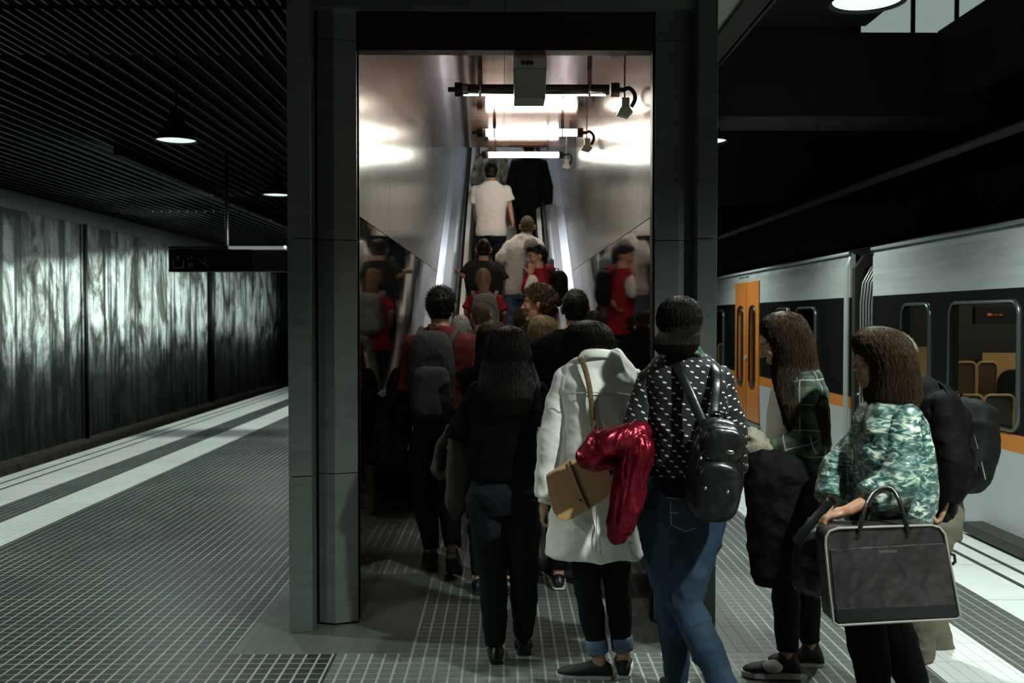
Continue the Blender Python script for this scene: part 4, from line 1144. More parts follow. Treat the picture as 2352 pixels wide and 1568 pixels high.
def dots():
    m = bpy.data.materials.new('black knit with small white dashes'); t = NT(m)
    v = t.attr('cloth'); s = t.n.new('ShaderNodeSeparateXYZ'); t.link(v, s.inputs[0])
    U, V = s.outputs[0], s.outputs[1]
    row = t.math('FLOOR', t.math('DIVIDE', V, .021))
    fu = t.math('FRACT', t.math('ADD', t.math('DIVIDE', U, .058), t.math('MULTIPLY', row, .37)))
    fv = t.math('FRACT', t.math('DIVIDE', V, .021))
    a = t.math('LESS_THAN', t.math('ABSOLUTE', t.math('SUBTRACT', fu, .5)), .14)
    b = t.math('LESS_THAN', t.math('ABSOLUTE', t.math('SUBTRACT', fv, t.math('ADD', .5, t.math('MULTIPLY', t.math('SUBTRACT', fu, .5), -.5)))), .14)
    k = t.math('MULTIPLY', a, b)
    t.link(t.mix(k, (.003, .003, .003), (.62, .64, .60)), t.b.inputs['Base Color']); t.b.inputs['Roughness'].default_value = .85
    t.bump(t.noise(t.coord('Object'), 450, 2), .3, .0015); return m
def plaid():
    m = bpy.data.materials.new('green plaid flannel'); t = NT(m)
    v = t.attr('cloth'); s = t.n.new('ShaderNodeSeparateXYZ'); t.link(v, s.inputs[0])
    def st(c, p, w_, o=0.):
        f = t.math('FRACT', t.math('ADD', t.math('DIVIDE', c, p), o)); return t.math('LESS_THAN', f, w_)
    a = t.math('MULTIPLY', t.math('ADD', st(s.outputs[0], .11, .45), st(s.outputs[1], .11, .45)), .5)
    c = t.mix(a, (.012, .014, .010), (.045, .075, .042))
    l = t.math('MAXIMUM', st(s.outputs[0], .11, .045, .3), st(s.outputs[1], .11, .045, .3))
    c = t.mix(t.math('MULTIPLY', l, .8), c, (.28, .30, .26))
    t.link(c, t.b.inputs['Base Color']); t.b.inputs['Roughness'].default_value = .9; return m
def leafy():
    m = bpy.data.materials.new('green and cream patterned satin'); t = NT(m)
    co = t.coord('Object', (1, 1, 1)); n0 = t.noise(co, 7, 3)
    v = t.n.new('ShaderNodeTexVoronoi'); v.inputs['Scale'].default_value = 34; v.feature = 'F1'
    mp = t.coord('Object', (1, 1, 2.2), rot=(.3, .7, .2)); t.link(mp, v.inputs['Vector'])
    n = t.noise(t.coord('Object', (1.2, 1.2, 3), rot=(.3, .8, 0)), 17, 5, .6, 1.2)
    c = t.ramp(n, [(.36, (.006, .022, .020)), (.46, (.035, .10, .092)), (.54, (.16, .27, .24)), (.60, (.56, .60, .46))])
    c = t.mix(t.ramp(n0, [(.35, .75), (.55, 0.)]), c, (.012, .05, .045))
    t.link(c, t.b.inputs['Base Color']); t.b.inputs['Roughness'].default_value = .38; t.b.inputs['Specular IOR Level'].default_value = .6
    return m
sneak = dict(mat=shoe_b, sole=white_sole, t=.022)
dark_shoe = dict(mat=shoe_l, sole=shoe_b)
# ------------------------------------------------------------------ bags
def rbox(c, ax, ay, az, p=5, e=4, n=28, rows=16, taper=0., mb=None):
    mb = mb or MB(); c = Vector(c); rs = []
    for k in range(rows):
        t_ = math.sin((-.5+(k+.5)/rows)*math.pi); q = (1-abs(t_)**p)**(1/p); q *= 1-taper*(t_+1)/2
        rs.append(ringpts(c+az*t_, ax*q, ay*(1-abs(t_)**p)**(1/p), n, e))
    return mb.rings(rs)
def softpack(label, name, cx, cy, dep, w_, h_, th, m, straps=(), lean=0., tilt=0., yaw=0., zipm=None, group=None, pocket=True, puff=.006, cat='backpack'):
    """backpack centred at a point, thickness towards the viewer side given by yaw (0 = faces -y)"""
    c = P(cx, cy, dep); a = R(yaw); nrm = Vector((math.sin(a), -math.cos(a), 0)); rx = Vector((math.cos(a), math.sin(a), 0))
    tl = R(tilt); uz = Vector((0, 0, 1)); ux = (rx*math.cos(tl)+uz*math.sin(tl)); uz2 = (uz*math.cos(tl)-rx*math.sin(tl))
    T = thing(name, c, label, cat, group)
    mb = rbox(c, ux*w_/2, nrm*th/2, uz2*h_/2, p=3.2, e=3.4, taper=.12)
    me = finish(mb, [m], .008, 2); wrinkle(me, [(c-uz2*h_/2, c+uz2*h_/2, w_/2)], puff, seed=dep*7); link(me, 'body', T)
    if pocket:
        mb = rbox(c+nrm*th*.42-uz2*h_*.16, ux*w_*.39, nrm*th*.28, uz2*h_*.27, p=3.5, e=3.6)
        me = finish(mb, [m], .008, 2); wrinkle(me, [(c-uz2*h_/2, c+uz2*h_/2, w_/2)], puff, seed=dep*9); pk = link(me, 'front_pocket', T)
        pts = [c+nrm*th*.52+ux*(w_*.40*math.cos(q))+uz2*(h_*(-.02)+h_*.32*math.sin(q)) for q in [i*math.pi/14 for i in range(15)]]
        MB().tube(pts, .003, 6).obj('zipper', zipm or m, T, smooth=True)
    MB().tube([c+uz2*h_*.47-nrm*th*.25-ux*.03, c+uz2*h_*.56-nrm*th*.2-ux*.02, c+uz2*h_*.56-nrm*th*.2+ux*.02, c+uz2*h_*.47-nrm*th*.25+ux*.03], .006, 6).obj('grab_handle', m, T, smooth=True)
    for pts in straps:
        q = [P(*p_) for p_ in pts]
        MB().ctube(q, .019, 10, flat=.18, ref=nrm).obj('strap', m, T, smooth=True)
    return T, c, ux, uz2, nrm
def drape(label, name, cat, y, rows, m, wr=.010, extra=None, vox=.008, ac=9, al=22, seed=0, e=2.2):
    T = None
    mb = MB()
    for rw in rows: mb.rings(sil_rings(rw, y, e=e))
    if extra:
        for pts, rad in extra: mb.limb([P(*q) for q in pts], rad)
    me = finish(mb, [m], vox, 2)
    rs = rows[0]; a = P((rs[0][1]+rs[0][2])/2, rs[0][0], y); b = P((rs[-1][1]+rs[-1][2])/2, rs[-1][0], y)
    wrinkle(me, [(a, b, .1)], wr, across=ac, along=al, seed=seed, fine=.003)
    o = link(me, name); tag(o, label, cat); return o
# ================================================================== people on the escalator
def X(px, y): return P(px, 700, y).x
def esc(y): return hz(y)
person('person in long black coat highest on the escalator, head hidden by the tube lamp', X(1215, 13.2), 13.2, 1.78, z0=esc(13.2), hair=('short', 'black'), top=dict(mat=blackj, name='coat', m=.03, hem=.40, sleeve=1.95, kx=1.12, flare=.05, vox=.014), legs=dict(mat=blackj), shoes=dark_shoe, vox=.013, seed=1)
person('person in grey and white patterned top ahead of the man in the white shirt', X(1128, 13.5), 13.5, 1.72, z0=esc(13.5), sex='f', hair=('full', 'mid'), top=dict(mat=fabric('mottled grey white blouse', (.30, .30, .27), .8, var=.85, vs=11), m=.02, hem=.5, sleeve=1.4, vox=.014), legs=dict(mat=navy), shoes=dark_shoe, vox=.013, seed=2)
y = 12.3
person('person in white t-shirt and navy trousers standing high on the escalator', X(1128, y), y, 1.78, z0=esc(y), hair=('short', 'black'), skin='light',
    head=(1128, 394, .01), top=dict(mat=white_c, m=.022, hem=.50, sleeve=.98, sk=1.12, wr=.006, kx=1.05), legs=dict(mat=navy, m=.016), shoes=dark_shoe, vox=.009,
    J=dict(el_l=(1091, 468, 0), el_r=(1169, 462, 0), wr_l=(1093, 494, .1), wr_r=(1176, 502, -.02)), hands=(.5, .9), seed=3)
y = 11.06
person('person in white long-sleeved shirt and blue jeans on the right of the escalator', X(1193, y), y, 1.76, z0=esc(y), hair=('crop', 'crop'),
    head=(1211, 519, .02), top=dict(mat=white_c, name='shirt', m=.022, hem=.49, sleeve=1.5, sk=1.15, wr=.008, kx=1.08, collar=white_c), legs=dict(mat=jeans_l, m=.016, wr=.008), shoes=dark_shoe,
    J=dict(sh_l=(1170, 566, 0), sh_r=(1228, 562, 0), neck=(1203, 543, 0), el_l=(1152, 592, -.02), wr_l=(1168, 610, .15), el_r=(1240, 590, 0), wr_r=(1242, 620, .1)), seed=4)
y = 10.6
person('person in dark t-shirt with left hand on the handrail', X(1112, y), y, 1.72, z0=esc(y), hair=('crop', 'brown'),
    head=(1111, 572, .02), top=dict(mat=charc, name='shirt', m=.02, hem=.50, sleeve=.95, sk=1.15, kx=1.1), legs=dict(mat=blackj, m=.016), shoes=dark_shoe,
    J=dict(sh_l=(1084, 612, 0), sh_r=(1140, 614, 0), el_l=(1066, 632, -.04), wr_l=(1054, 622, .16), hand_l=((-.1, 1, .1), (0, 0, -1)), el_r=(1155, 645, 0), wr_r=(1152, 672, .1)), seed=5)
y = 10.75
person('grey-haired person in blue shirt half hidden behind the person in red', X(1246, y), y, 1.67, z0=esc(y), hair=('crop', 'grey'), look=25,
    head=(1221, 568, 0), sholders=.8, top=dict(mat=blueg, name='shirt', m=.014, hem=.5, sleeve=.95, kx=.82), J=dict(sh_l=(1222, 606, 0), sh_r=(1262, 602, 0), neck=(1232, 590, 0), el_l=(1226, 640, .12), wr_l=(1230, 640, .3)), legs=dict(mat=navy), shoes=dark_shoe, seed=6)
y = 10.25
b18 = person('person in red hooded top turning face to the left, hand at chin', X(1244, y), y, 1.80, z0=esc(y), hair=('full', 'brown'), look=-108, face=-30, skin='light', nod=12,
    head=(1232, 589, -.02), sholders=.82, top=dict(mat=redt, name='hooded_top', m=.018, hem=.50, sleeve=1.7, sk=1.15, kx=.86, collar=redt), legs=dict(mat=jeans_d), shoes=dark_shoe, vox=.008,
    J=dict(sh_l=(1222, 628, -.1), sh_r=(1262, 622, .08), el_l=(1212, 664, -.12), wr_l=(1218, 634, -.2), hand_l=((.12, .1, 1), (-.3, .8, 0)), el_r=(1272, 665, 0), wr_r=(1262, 690, -.1)), hands=(.9, .4), seed=7)
y = 10.15
p14 = person('person in red t-shirt with blond hair tied in a ponytail', X(1113, y), y, 1.60, z0=esc(y), sex='f', hair=('tied', 'blond'), hrows=[(617, 1104, 1116, .03, .03), (624, 1096, 1124, .07, .03), (640, 1092, 1127, .09, .02), (656, 1096, 1123, .07, -.02), (664, 1103, 1121, .035, -.10), (672, 1101, 1126, .035, -.12), (684, 1107, 1130, .028, -.13), (692, 1113, 1128, .015, -.13)], hn=160,
    head=(1110, 641, .03), top=dict(mat=redt, m=.018, hem=.50, sleeve=.9, sk=1.15, kx=1.05), legs=dict(mat=jeans_d), shoes=dark_shoe,
    J=dict(sh_l=(1086, 690, 0), sh_r=(1142, 690, 0), el_l=(1072, 714, -.02), el_r=(1157, 718, -.02), wr_l=(1078, 742, .1), wr_r=(1156, 745, .1)), seed=8)
softpack('light grey backpack on the back of the person with the blond ponytail', 'backpack', 1114, 722, 9.93, .30, .42, .15, packl, straps=[[(1100, 700, 9.95), (1092, 684, 9.97), (1086, 672, 10.02), (1085, 668, 10.12)], [(1128, 700, 9.95), (1134, 684, 9.97), (1140, 672, 10.02), (1141, 668, 10.12)]])
softpack('black backpack on the shoulder of the person in the red hooded top', 'backpack', 1283, 662, 10.12, .17, .36, .2, packb, yaw=25, straps=[[(1272, 640, 10.0), (1262, 622, 10.02), (1254, 612, 10.12), (1250, 610, 10.2)]], pocket=False)
drape('crumpled white cloth held in front of the person in the red hooded top', 'white_cloth', 'jacket', 10.0, [[(632, 1216, 1228, .03), (642, 1210, 1236, .05), (660, 1204, 1238, .06), (676, 1206, 1236, .05), (684, 1212, 1228, .03)]], white_c, .008, seed=3)
# ================================================================== the crowd in the passage
y = 8.4
person('person with cropped hair and grey shirt behind the white-haired head', X(1106, y), y, 1.73, hair=('crop', 'crop'), head=(1105, 724, 0), top=dict(mat=greys, name='shirt', m=.024, hem=.5, sleeve=1.8, kx=1.05, collar=greys), legs=dict(mat=jeans_d), shoes=dark_shoe, seed=9)
y = 7.4
person('grey-haired person in pale shirt beside the person in burgundy', X(1060, y), y, 1.63, hair=('crop', 'grey'), look=12, head=(1059, 755, 0), top=dict(mat=fabric('pale shirt', (.36, .35, .33), .85), m=.02, hem=.5, sleeve=1.6), legs=dict(mat=navy), shoes=dark_shoe, seed=10)
y = 7.0
person('person with curly brown hair seen in profile facing left', X(1243, y), y, 1.84, look=-80, hair=('curly', 'mid'), head=(1236, 698, 0), stubble=False, top=dict(mat=jeans_d, name='jacket', m=.026, hem=.5, sleeve=1.9, collar=jeans_d), legs=dict(mat=navy), shoes=dark_shoe, seed=11, hs=1.05)
y = 7.6
person('person with brown hair mostly hidden between the curly head and the grey shirt', X(1203, y), y, 1.62, sex='f', hair=('full', 'mid'), head=(1203, 738, 0), top=dict(mat=greys, m=.02, hem=.5, sleeve=1.8), legs=dict(mat=navy), shoes=dark_shoe, seed=12)
y = 6.2
person('blond person whose hair shows below the curly head', X(1245, y), y, 1.61, sex='f', hair=('x', 'blond'), head=(1246, 764, 0), hn=450,
    hrows=[(725, 1238, 1256, .03), (730, 1224, 1270, .07), (745, 1216, 1279, .10), (765, 1213, 1282, .105), (790, 1212, 1284, .10), (815, 1213, 1285, .08), (840, 1216, 1280, .06)], top=dict(mat=greys, m=.02, hem=.5, sleeve=1.8), legs=dict(mat=navy), shoes=dark_shoe, seed=13, J=dict(sh_l=(1216, 850, 0), sh_r=(1278, 850, 0)))
y = 6.7
person('dark-haired person close to the right wall behind the person in the black shirt', X(1340, y), y, 1.63, sex='f', hair=('x', 'black'), head=(1366, 752, 0), hn=200,
    hrows=[(714, 1360, 1374, .03), (720, 1350, 1382, .07), (740, 1344, 1388, .09), (770, 1342, 1391, .09), (810, 1342, 1394, .08)], sholders=.82, top=dict(mat=blackf, m=.016, hem=.5, sleeve=1.8, kx=.9), legs=dict(mat=navy), shoes=dark_shoe, seed=14)
y = 5.8
person('person with brown wavy hair behind the long-haired head in black', X(1133, y), y, 1.59, sex='f', hair=('wavy', 'mid'), head=(1132, 778, 0), hn=450,
    hrows=[(738, 1122, 1142, .03), (744, 1108, 1156, .07), (760, 1099, 1163, .10), (785, 1096, 1166, .105), (815, 1094, 1166, .09), (840, 1092, 1160, .06)], top=dict(mat=blackf, m=.02, hem=.5, sleeve=1.8, kx=.9), legs=dict(mat=navy), shoes=dark_shoe, seed=15, J=dict(el_l=(1092, 950, 0), wr_l=(1096, 1010, .1)))
y = 5.9
p8 = person('broad person in black shirt with cropped black hair and ears showing', X(1318, y), y, 1.76, hair=('short', 'black'), head=(1321, 706, 0), top=dict(mat=blackf, name='shirt', m=.028, hem=.49, sleeve=1.8, kx=1.18, collar=blackf), legs=dict(mat=blackj, m=.02), shoes=dict(mat=shoe_l, sole=white_sole, t=.012), sholders=1.28,
    J=dict(sh_l=(1250, 820, 0), sh_r=(1378, 818, 0), el_l=(1232, 900, 0), wr_l=(1238, 980, .1), el_r=(1388, 905, 0), wr_r=(1376, 985, .1)), seed=16, hs=.95)
y = 6.3
p1 = person('person in burgundy shirt wearing a grey backpack, at the left wall', X(1010, y), y, 1.80, face=6, hair=('full', 'black'), head=(1013, 702, .01), hands=(.8, .5), nod=3,
    top=dict(mat=burg, name='shirt', m=.022, hem=.565, sleeve=.95, sk=1.12, kx=1.08, collar=burg), legs=dict(mat=jeans_d, m=.014, name='jeans'), shoes=dict(mat=shoe_b, sole=mat('dark rubber sole', (.04, .038, .035), .6), t=.03),
    J=dict(sh_l=(950, 795, 0), sh_r=(1078, 792, 0), el_l=(926, 905, -.04), wr_l=(930, 945, .18), el_r=(1094, 905, 0), wr_r=(1085, 985, .12), hip_l=(975, 1010, 0), hip_r=(1028, 1010, 0), kn_l=(975, 1140, .04), an_l=(992, 1268, .02), kn_r=(1032, 1140, .02), an_r=(1040, 1262, -.20), toe_l=((-.15, 1, 0), (0, 0, 1)), toe_r=((.05, .8, -.55), (0, .55, .8))), seed=17)
softpack('dark grey backpack worn by the person in burgundy', 'backpack', 992, 862, 6.05, .30, .55, .17, packg, puff=.005,
    straps=[[(965, 800, 6.12), (962, 775, 6.15), (966, 758, 6.22), (972, 752, 6.32)], [(1030, 800, 6.12), (1040, 775, 6.15), (1048, 758, 6.22), (1050, 752, 6.32)]])
drape('black jacket folded over the left arm of the person in burgundy', 'jacket', 'jacket', 6.28, [[(845, 905, 925, .04), (870, 893, 935, .07), (905, 890, 940, .08), (930, 898, 945, .08), (960, 905, 948, .08), (1000, 898, 945, .07), (1040, 890, 932, .06), (1066, 888, 922, .04)]], blackj, .012, extra=[([(900, 930, 6.3), (880, 985, 6.25), (872, 1050, 6.25)], [.07, .06, .045])], seed=5)
y = 4.62
p2 = person('person with long dark hair in black top and dark jeans, middle of the queue', X(1165, y), y, 1.565, sex='f', hair=('x', 'brown'), head=(1168, 805, .02), hn=900, vox=.008,
    hrows=[(749, 1163, 1173, .02, .02), (752, 1149, 1187, .05, .02), (758, 1137, 1198, .075, .02), (772, 1124, 1210, .10, .02), (800, 1118, 1216, .11, .01), (830, 1111, 1222, .105, 0), (858, 1104, 1231, .09, -.04), (885, 1102, 1238, .07, -.09), (915, 1110, 1232, .045, -.13), (950, 1130, 1215, .025, -.14)],
    top=dict(mat=blackf, name='top', rows=[(852, 1135, 1202, .05), (868, 1108, 1226, .09), (890, 1085, 1246, .12), (930, 1078, 1251, .135), (1000, 1073, 1245, .135), (1060, 1070, 1241, .13), (1095, 1070, 1242, .135)], sleeve=1.9, wr=.005, sk=1.1),
    legs=dict(mat=jeans_d, name='jeans', m=.014, hipk=1.1), shoes=dict(mat=shoe_l, sole=shoe_b, high=True),
    J=dict(sh_l=(1098, 902, 0), sh_r=(1236, 902, 0), el_l=(1056, 985, 0), wr_l=(1035, 1010, .25), el_r=(1250, 1005, 0), wr_r=(1238, 1085, .12), pelvis=(1158, 1130, 0), chest=(1163, 960, 0), hip_l=(1118, 1150, 0), hip_r=(1200, 1150, 0), kn_l=(1132, 1320, 0), an_l=(1138, 1492, 0), kn_r=(1203, 1315, .03), an_r=(1203, 1470, .12)), seed=18)
drape('olive grey coat hanging over the left arm of the long-haired person in black', 'coat', 'coat', 4.7, [[(975, 1036, 1066, .03), (1000, 1030, 1078, .045), (1045, 1028, 1084, .05), (1100, 1026, 1087, .05), (1140, 1022, 1085, .045), (1168, 1029, 1074, .03), (1193, 1042, 1053, .012)]], olive, .009, extra=[([(1036, 985, 4.75), (1010, 1030, 4.74), (999, 1078, 4.72), (1012, 1096, 4.72), (1034, 1080, 4.72)], [.022, .020, .018, .018, .016])], ac=34, al=7, seed=6)
# white coat
y = 4.4
p3 = person('person in off-white coat with short dark hair, centre of the queue', X(1370, y), y, 1.59, sex='f', hair=('x', 'brown'), head=(1358, 792, .0), look=10, hn=900, vox=.0075, strand_r=.0013,
    hrows=[(736, 1343, 1358, .02), (739, 1327, 1374, .05), (745, 1313, 1387, .075), (758, 1301, 1401, .10), (785, 1294, 1413, .115, .01), (806, 1293, 1416, .10, .04), (828, 1296, 1410, .085, .07), (852, 1302, 1385, .06, .09)],
    top=dict(mat=coatw, name='coat', rows=[(804, 1348, 1424, .055, -.035), (822, 1325, 1440, .085, -.02), (842, 1294, 1456, .105), (875, 1284, 1464, .135), (930, 1286, 1464, .145), (1000, 1288, 1455, .14), (1060, 1286, 1452, .135), (1110, 1278, 1458, .145), (1170, 1266, 1466, .155), (1230, 1258, 1473, .165), (1272, 1254, 1478, .17)], sleeve=1.93, sk=1.28, m=.012, wr=.009, vox=.007, al=20),
    legs=dict(mat=jeans_d, name='jeans', m=.006, len=.86, cuff=jeans_l), shoes=sneak,
    J=dict(sh_l=(1297, 872, 0), sh_r=(1447, 872, 0), el_l=(1267, 1000, .0), wr_l=(1250, 1152, .03), el_r=(1450, 985, .08), wr_r=(1420, 1080, .24), neck=(1384, 812, 0), chest=(1375, 930, 0), pelvis=(1375, 1170, 0), hip_l=(1340, 1185, 0), hip_r=(1408, 1185, 0), kn_l=(1350, 1350, 0), an_l=(1377, 1522, 0), kn_r=(1418, 1345, .03), an_r=(1432, 1515, .03), toe_l=((-1, .15, 0), (0, 0, 1)), toe_r=((.1, 1, 0), (0, 0, 1))), hands=(.8, .4), seed=19)
co_ = [c for c in p3.T.children if c.name.startswith('coat')][0]
# collar, yoke seam, cuff tab, back vent
mb = MB()
pts = [(1334, 832, y-.085), (1343, 815, y-.10), (1362, 811, y-.115), (1390, 812, y-.115), (1412, 817, y-.10), (1428, 830, y-.07)]
mb.ctube([P(*q) for q in pts], .020, 12, flat=.4, ref=(0, -1, .25)); 
mb.obj('collar', coatw, co_, smooth=True)
def seam(pts, parent, m, r=.0022, name='seam'): return MB().tube([P(*q) for q in pts], r, 6).obj(name, m, parent, smooth=True)
seam_m = fabric('coat seam', (.42, .41, .38), .8)
seam([(1300, 905, y-.115), (1330, 902, y-.150), (1375, 901, y-.157), (1420, 903, y-.150), (1452, 908, y-.115)], co_, seam_m)
seam([(1370, 1040, y-.150), (1370, 1120, y-.165), (1370, 1200, y-.178), (1370, 1268, y-.185)], co_, seam_m)
MB().tube([P(1236, 1148, y-.028), P(1252, 1151, y-.032), P(1266, 1156, y-.02)], .009, 8, flat=.3, ref=(0, -1, 0)).obj('cuff_tab', coatw, co_, smooth=True)
MB().cyl(P(1256, 1149, y-.040), P(1256, 1149, y-.032), .009, 16).obj('cuff_button', seam_m, co_)
# tan bag
yb = 4.12
T = thing('shoulder_bag', P(1335, 1110, yb), 'tan leather shoulder bag hanging across the back of the off-white coat', 'bag')
poly = [(1256, 1095), (1300, 1068), (1348, 1042), (1372, 1036), (1384, 1052), (1398, 1085), (1404, 1112), (1400, 1130), (1385, 1145), (1350, 1168), (1312, 1190), (1296, 1193), (1282, 1188), (1272, 1172), (1262, 1135)]
MB().prism([P(a, b, yb) for a, b in poly], (0, .075, 0)).obj('body', leather_t, T, bevel=.006)
poly2 = [(1254, 1094), (1300, 1066), (1348, 1040), (1374, 1034), (1386, 1051), (1396, 1080), (1399, 1100), (1380, 1120), (1345, 1140), (1305, 1162), (1285, 1165), (1268, 1150), (1260, 1125)]
MB().prism([P(a, b, yb-.004) for a, b in [(1254, 1094), (1300, 1066), (1348, 1040), (1374, 1034), (1387, 1051), (1400, 1083), (1406, 1112), (1402, 1131), (1387, 1147), (1352, 1170), (1314, 1192), (1296, 1195), (1281, 1190), (1270, 1173), (1260, 1136)]], (0, .008, 0)).obj('flap', leather_t, T, bevel=.003)
MB().ctube([P(1306, 1060, yb-.01), P(1318, 1095, yb-.012), P(1333, 1135, yb-.012), P(1346, 1163, yb-.012), P(1352, 1172, yb-.010)], .0095, 8, flat=.3, ref=(0, -1, 0)).obj('closing_strap', leather_t, T, smooth=True)
MB().tube([P(1309, 1058, yb-.014), P(1321, 1093, yb-.017), P(1337, 1133, yb-.017), P(1350, 1161, yb-.016)], .0035, 6).obj('strap_edge', mat('dark strap edge', (.03, .016, .008), .6), T, smooth=True)
MB().cyl(P(1333, 1148, yb-.022), P(1333, 1148, yb-.012), .005, 12).obj('stud', silver, T)
MB().ctube([P(*q) for q in [(1333, 822, y-.105), (1342, 842, y-.13), (1352, 880, y-.158), (1359, 930, y-.168), (1365, 985, y-.17), (1372, 1035, y-.20), (1374, 1050, y-.235)]], .0115, 8, flat=.3, ref=(0, -1, 0)).obj('shoulder_strap', strap_t, T, smooth=True)
MB().tube([P(*q) for q in [(1398, 1085, y-.24), (1420, 1080, y-.22), (1428, 1060, y-.15), (1450, 1000, y-.12)]], .010, 8, flat=.3, ref=(0, -1, 0)).obj('shoulder_strap', strap_t, T, smooth=True)
T = thing('hand_strap', P(1252, 1200, 4.42), 'black cord with pale tags hanging from the hand below the white cuff', 'strap')
seam([(1252, 1180, 4.42), (1254, 1215, 4.42), (1256, 1255, 4.42), (1259, 1268, 4.42)], T, blackf, .004, 'cord')
seam([(1257, 1185, 4.41), (1260, 1230, 4.41), (1263, 1266, 4.41)], T, piping, .0035, 'tag_strip')
# polka dot
y = 4.1
DOT = dots()
p4 = person('person in black top with small white dashes and blue jeans, hair in a low bun', X(1570, y), y, 1.69, face=-8, sex='f', hair=('x', 'brown'), head=(1561, 736, .01), look=-10, hn=700, vox=.0075,
    hrows=[(681, 1548, 1577, .03), (686, 1537, 1588, .06), (694, 1525, 1597, .085), (708, 1516, 1604, .105), (730, 1511, 1609, .115), (748, 1513, 1606, .11), (759, 1519, 1602, .095, -.02), (773, 1510, 1603, .10, -.045), (789, 1504, 1602, .105, -.065), (804, 1508, 1597, .09, -.07), (818, 1522, 1584, .05, -.07)],
    top=dict(mat=DOT, name='jumper', rows=[(800, 1535, 1602, .06), (820, 1506, 1628, .09), (843, 1484, 1652, .125), (880, 1476, 1668, .145), (940, 1478, 1668, .15), (1000, 1480, 1655, .145), (1060, 1484, 1632, .135), (1095, 1488, 1615, .13)], sleeve=1.9, sk=1.25, m=.014, wr=.006, vox=.007),
    legs=dict(mat=jeans_b, name='jeans', m=.014, hipk=1.32, wr=.007, len=.97), shoes=dark_shoe,
    J=dict(sh_l=(1494, 878, 0), sh_r=(1650, 875, 0), el_l=(1455, 1005, -.03), wr_l=(1392, 1052, .10), el_r=(1682, 985, .02), wr_r=(1690, 1090, .18), neck=(1566, 800, 0), chest=(1572, 920, 0), pelvis=(1565, 1150, 0), hip_l=(1523, 1165, 0), hip_r=(1607, 1165, 0), kn_l=(1545, 1375, .02), an_l=(1556, 1570, .12), kn_r=(1572, 1385, -.06), an_r=(1672, 1590, -.22)), seed=20)
ju = [c for c in p4.T.children if c.name.startswith('jumper')][0]
MB().rings(sil_rings([(1088, 1487, 1618, .135), (1110, 1490, 1608, .132), (1130, 1492, 1602, .130)], y)).obj('waistband', blackf, ju, smooth=True)
MB().tube([P(1520, 812, y-.08), P(1545, 800, y-.10), P(1580, 798, y-.10), P(1604, 806, y-.07), P(1612, 820, y-.03)], .024, 10, flat=.6).obj('scarf', leafy(), ju, smooth=True)
je = [c for c in p4.T.children if c.name.startswith('jeans')][0]
st_m = fabric('yellow stitching', (.35, .30, .18), .8)
seam([(1531, 1143, y-.155), (1552, 1145, y-.157), (1560, 1145, y-.155)], je, st_m, .0018); seam([(1537, 1177, y-.165), (1560, 1178, y-.165)], je, st_m, .0018)
seam([(1540, 1150, y-.158), (1542, 1205, y-.165), (1575, 1220, y-.165), (1600, 1212, y-.150)], je, st_m, .0014)
# leather backpack
T, c, ux, uz, nr_ = softpack('black leather backpack slung on the right shoulder over the dashed top', 'backpack', 1642, 1080, 3.84, .225, .40, .14, leather_b, tilt=-6, puff=.006,
    straps=[[(1640, 985, 3.86), (1642, 930, 3.90), (1646, 880, 3.93), (1644, 848, 3.98), (1640, 832, 4.06)], [(1622, 990, 3.86), (1590, 915, 3.90), (1565, 860, 3.95), (1548, 830, 4.0)]])
me = finish(rbox(c+nr_*.052+uz*.105+ux*.01, ux*.082, nr_*.03, uz*.072, p=3, e=3), [leather_b], .007, 2); wrinkle(me, [(c, c+uz*.2, .1)], .005, seed=4); link(me, 'flap', T)
MB().ell(c+nr_*.084+uz*.085+ux*.03, ux*.019, nr_*.003, uz*.008, 16, 8).obj('name_plate', mat('dull metal plate', (.35, .36, .33), .25, 1.), T, smooth=True)
for a, b in ((-.055, -.055), (.03, -.06), (-.075, .05), (-.045, .055)): MB().ell(c+nr_*.118*(1 if b < 0 else .62)+uz*b+ux*a, ux*.0065, nr_*.004, uz*.0065, 12, 8).obj('stud', silver, T, smooth=True)
# red jacket
drape('metallic red jacket hanging over the left forearm of the person in the dashed top', 'jacket', 'jacket', 3.98,
    [[(1000, 1440, 1480, .05), (1020, 1425, 1495, .06), (1060, 1415, 1493, .065), (1110, 1405, 1482, .06), (1160, 1396, 1474, .055), (1200, 1392, 1460, .05), (1222, 1402, 1445, .04)], [(1195, 1405, 1445, .035), (1225, 1402, 1438, .035), (1246, 1408, 1430, .02)]],
    redm, .012, extra=[([(1352, 1052, 3.95), (1385, 1025, 3.95), (1430, 1005, 3.97), (1462, 992, 4.0)], [.045, .06, .062, .05]), ([(1344, 1060, 3.95), (1372, 1066, 3.97), (1400, 1062, 4.0)], [.03, .035, .03])], vox=.006, ac=42, al=9, seed=9)
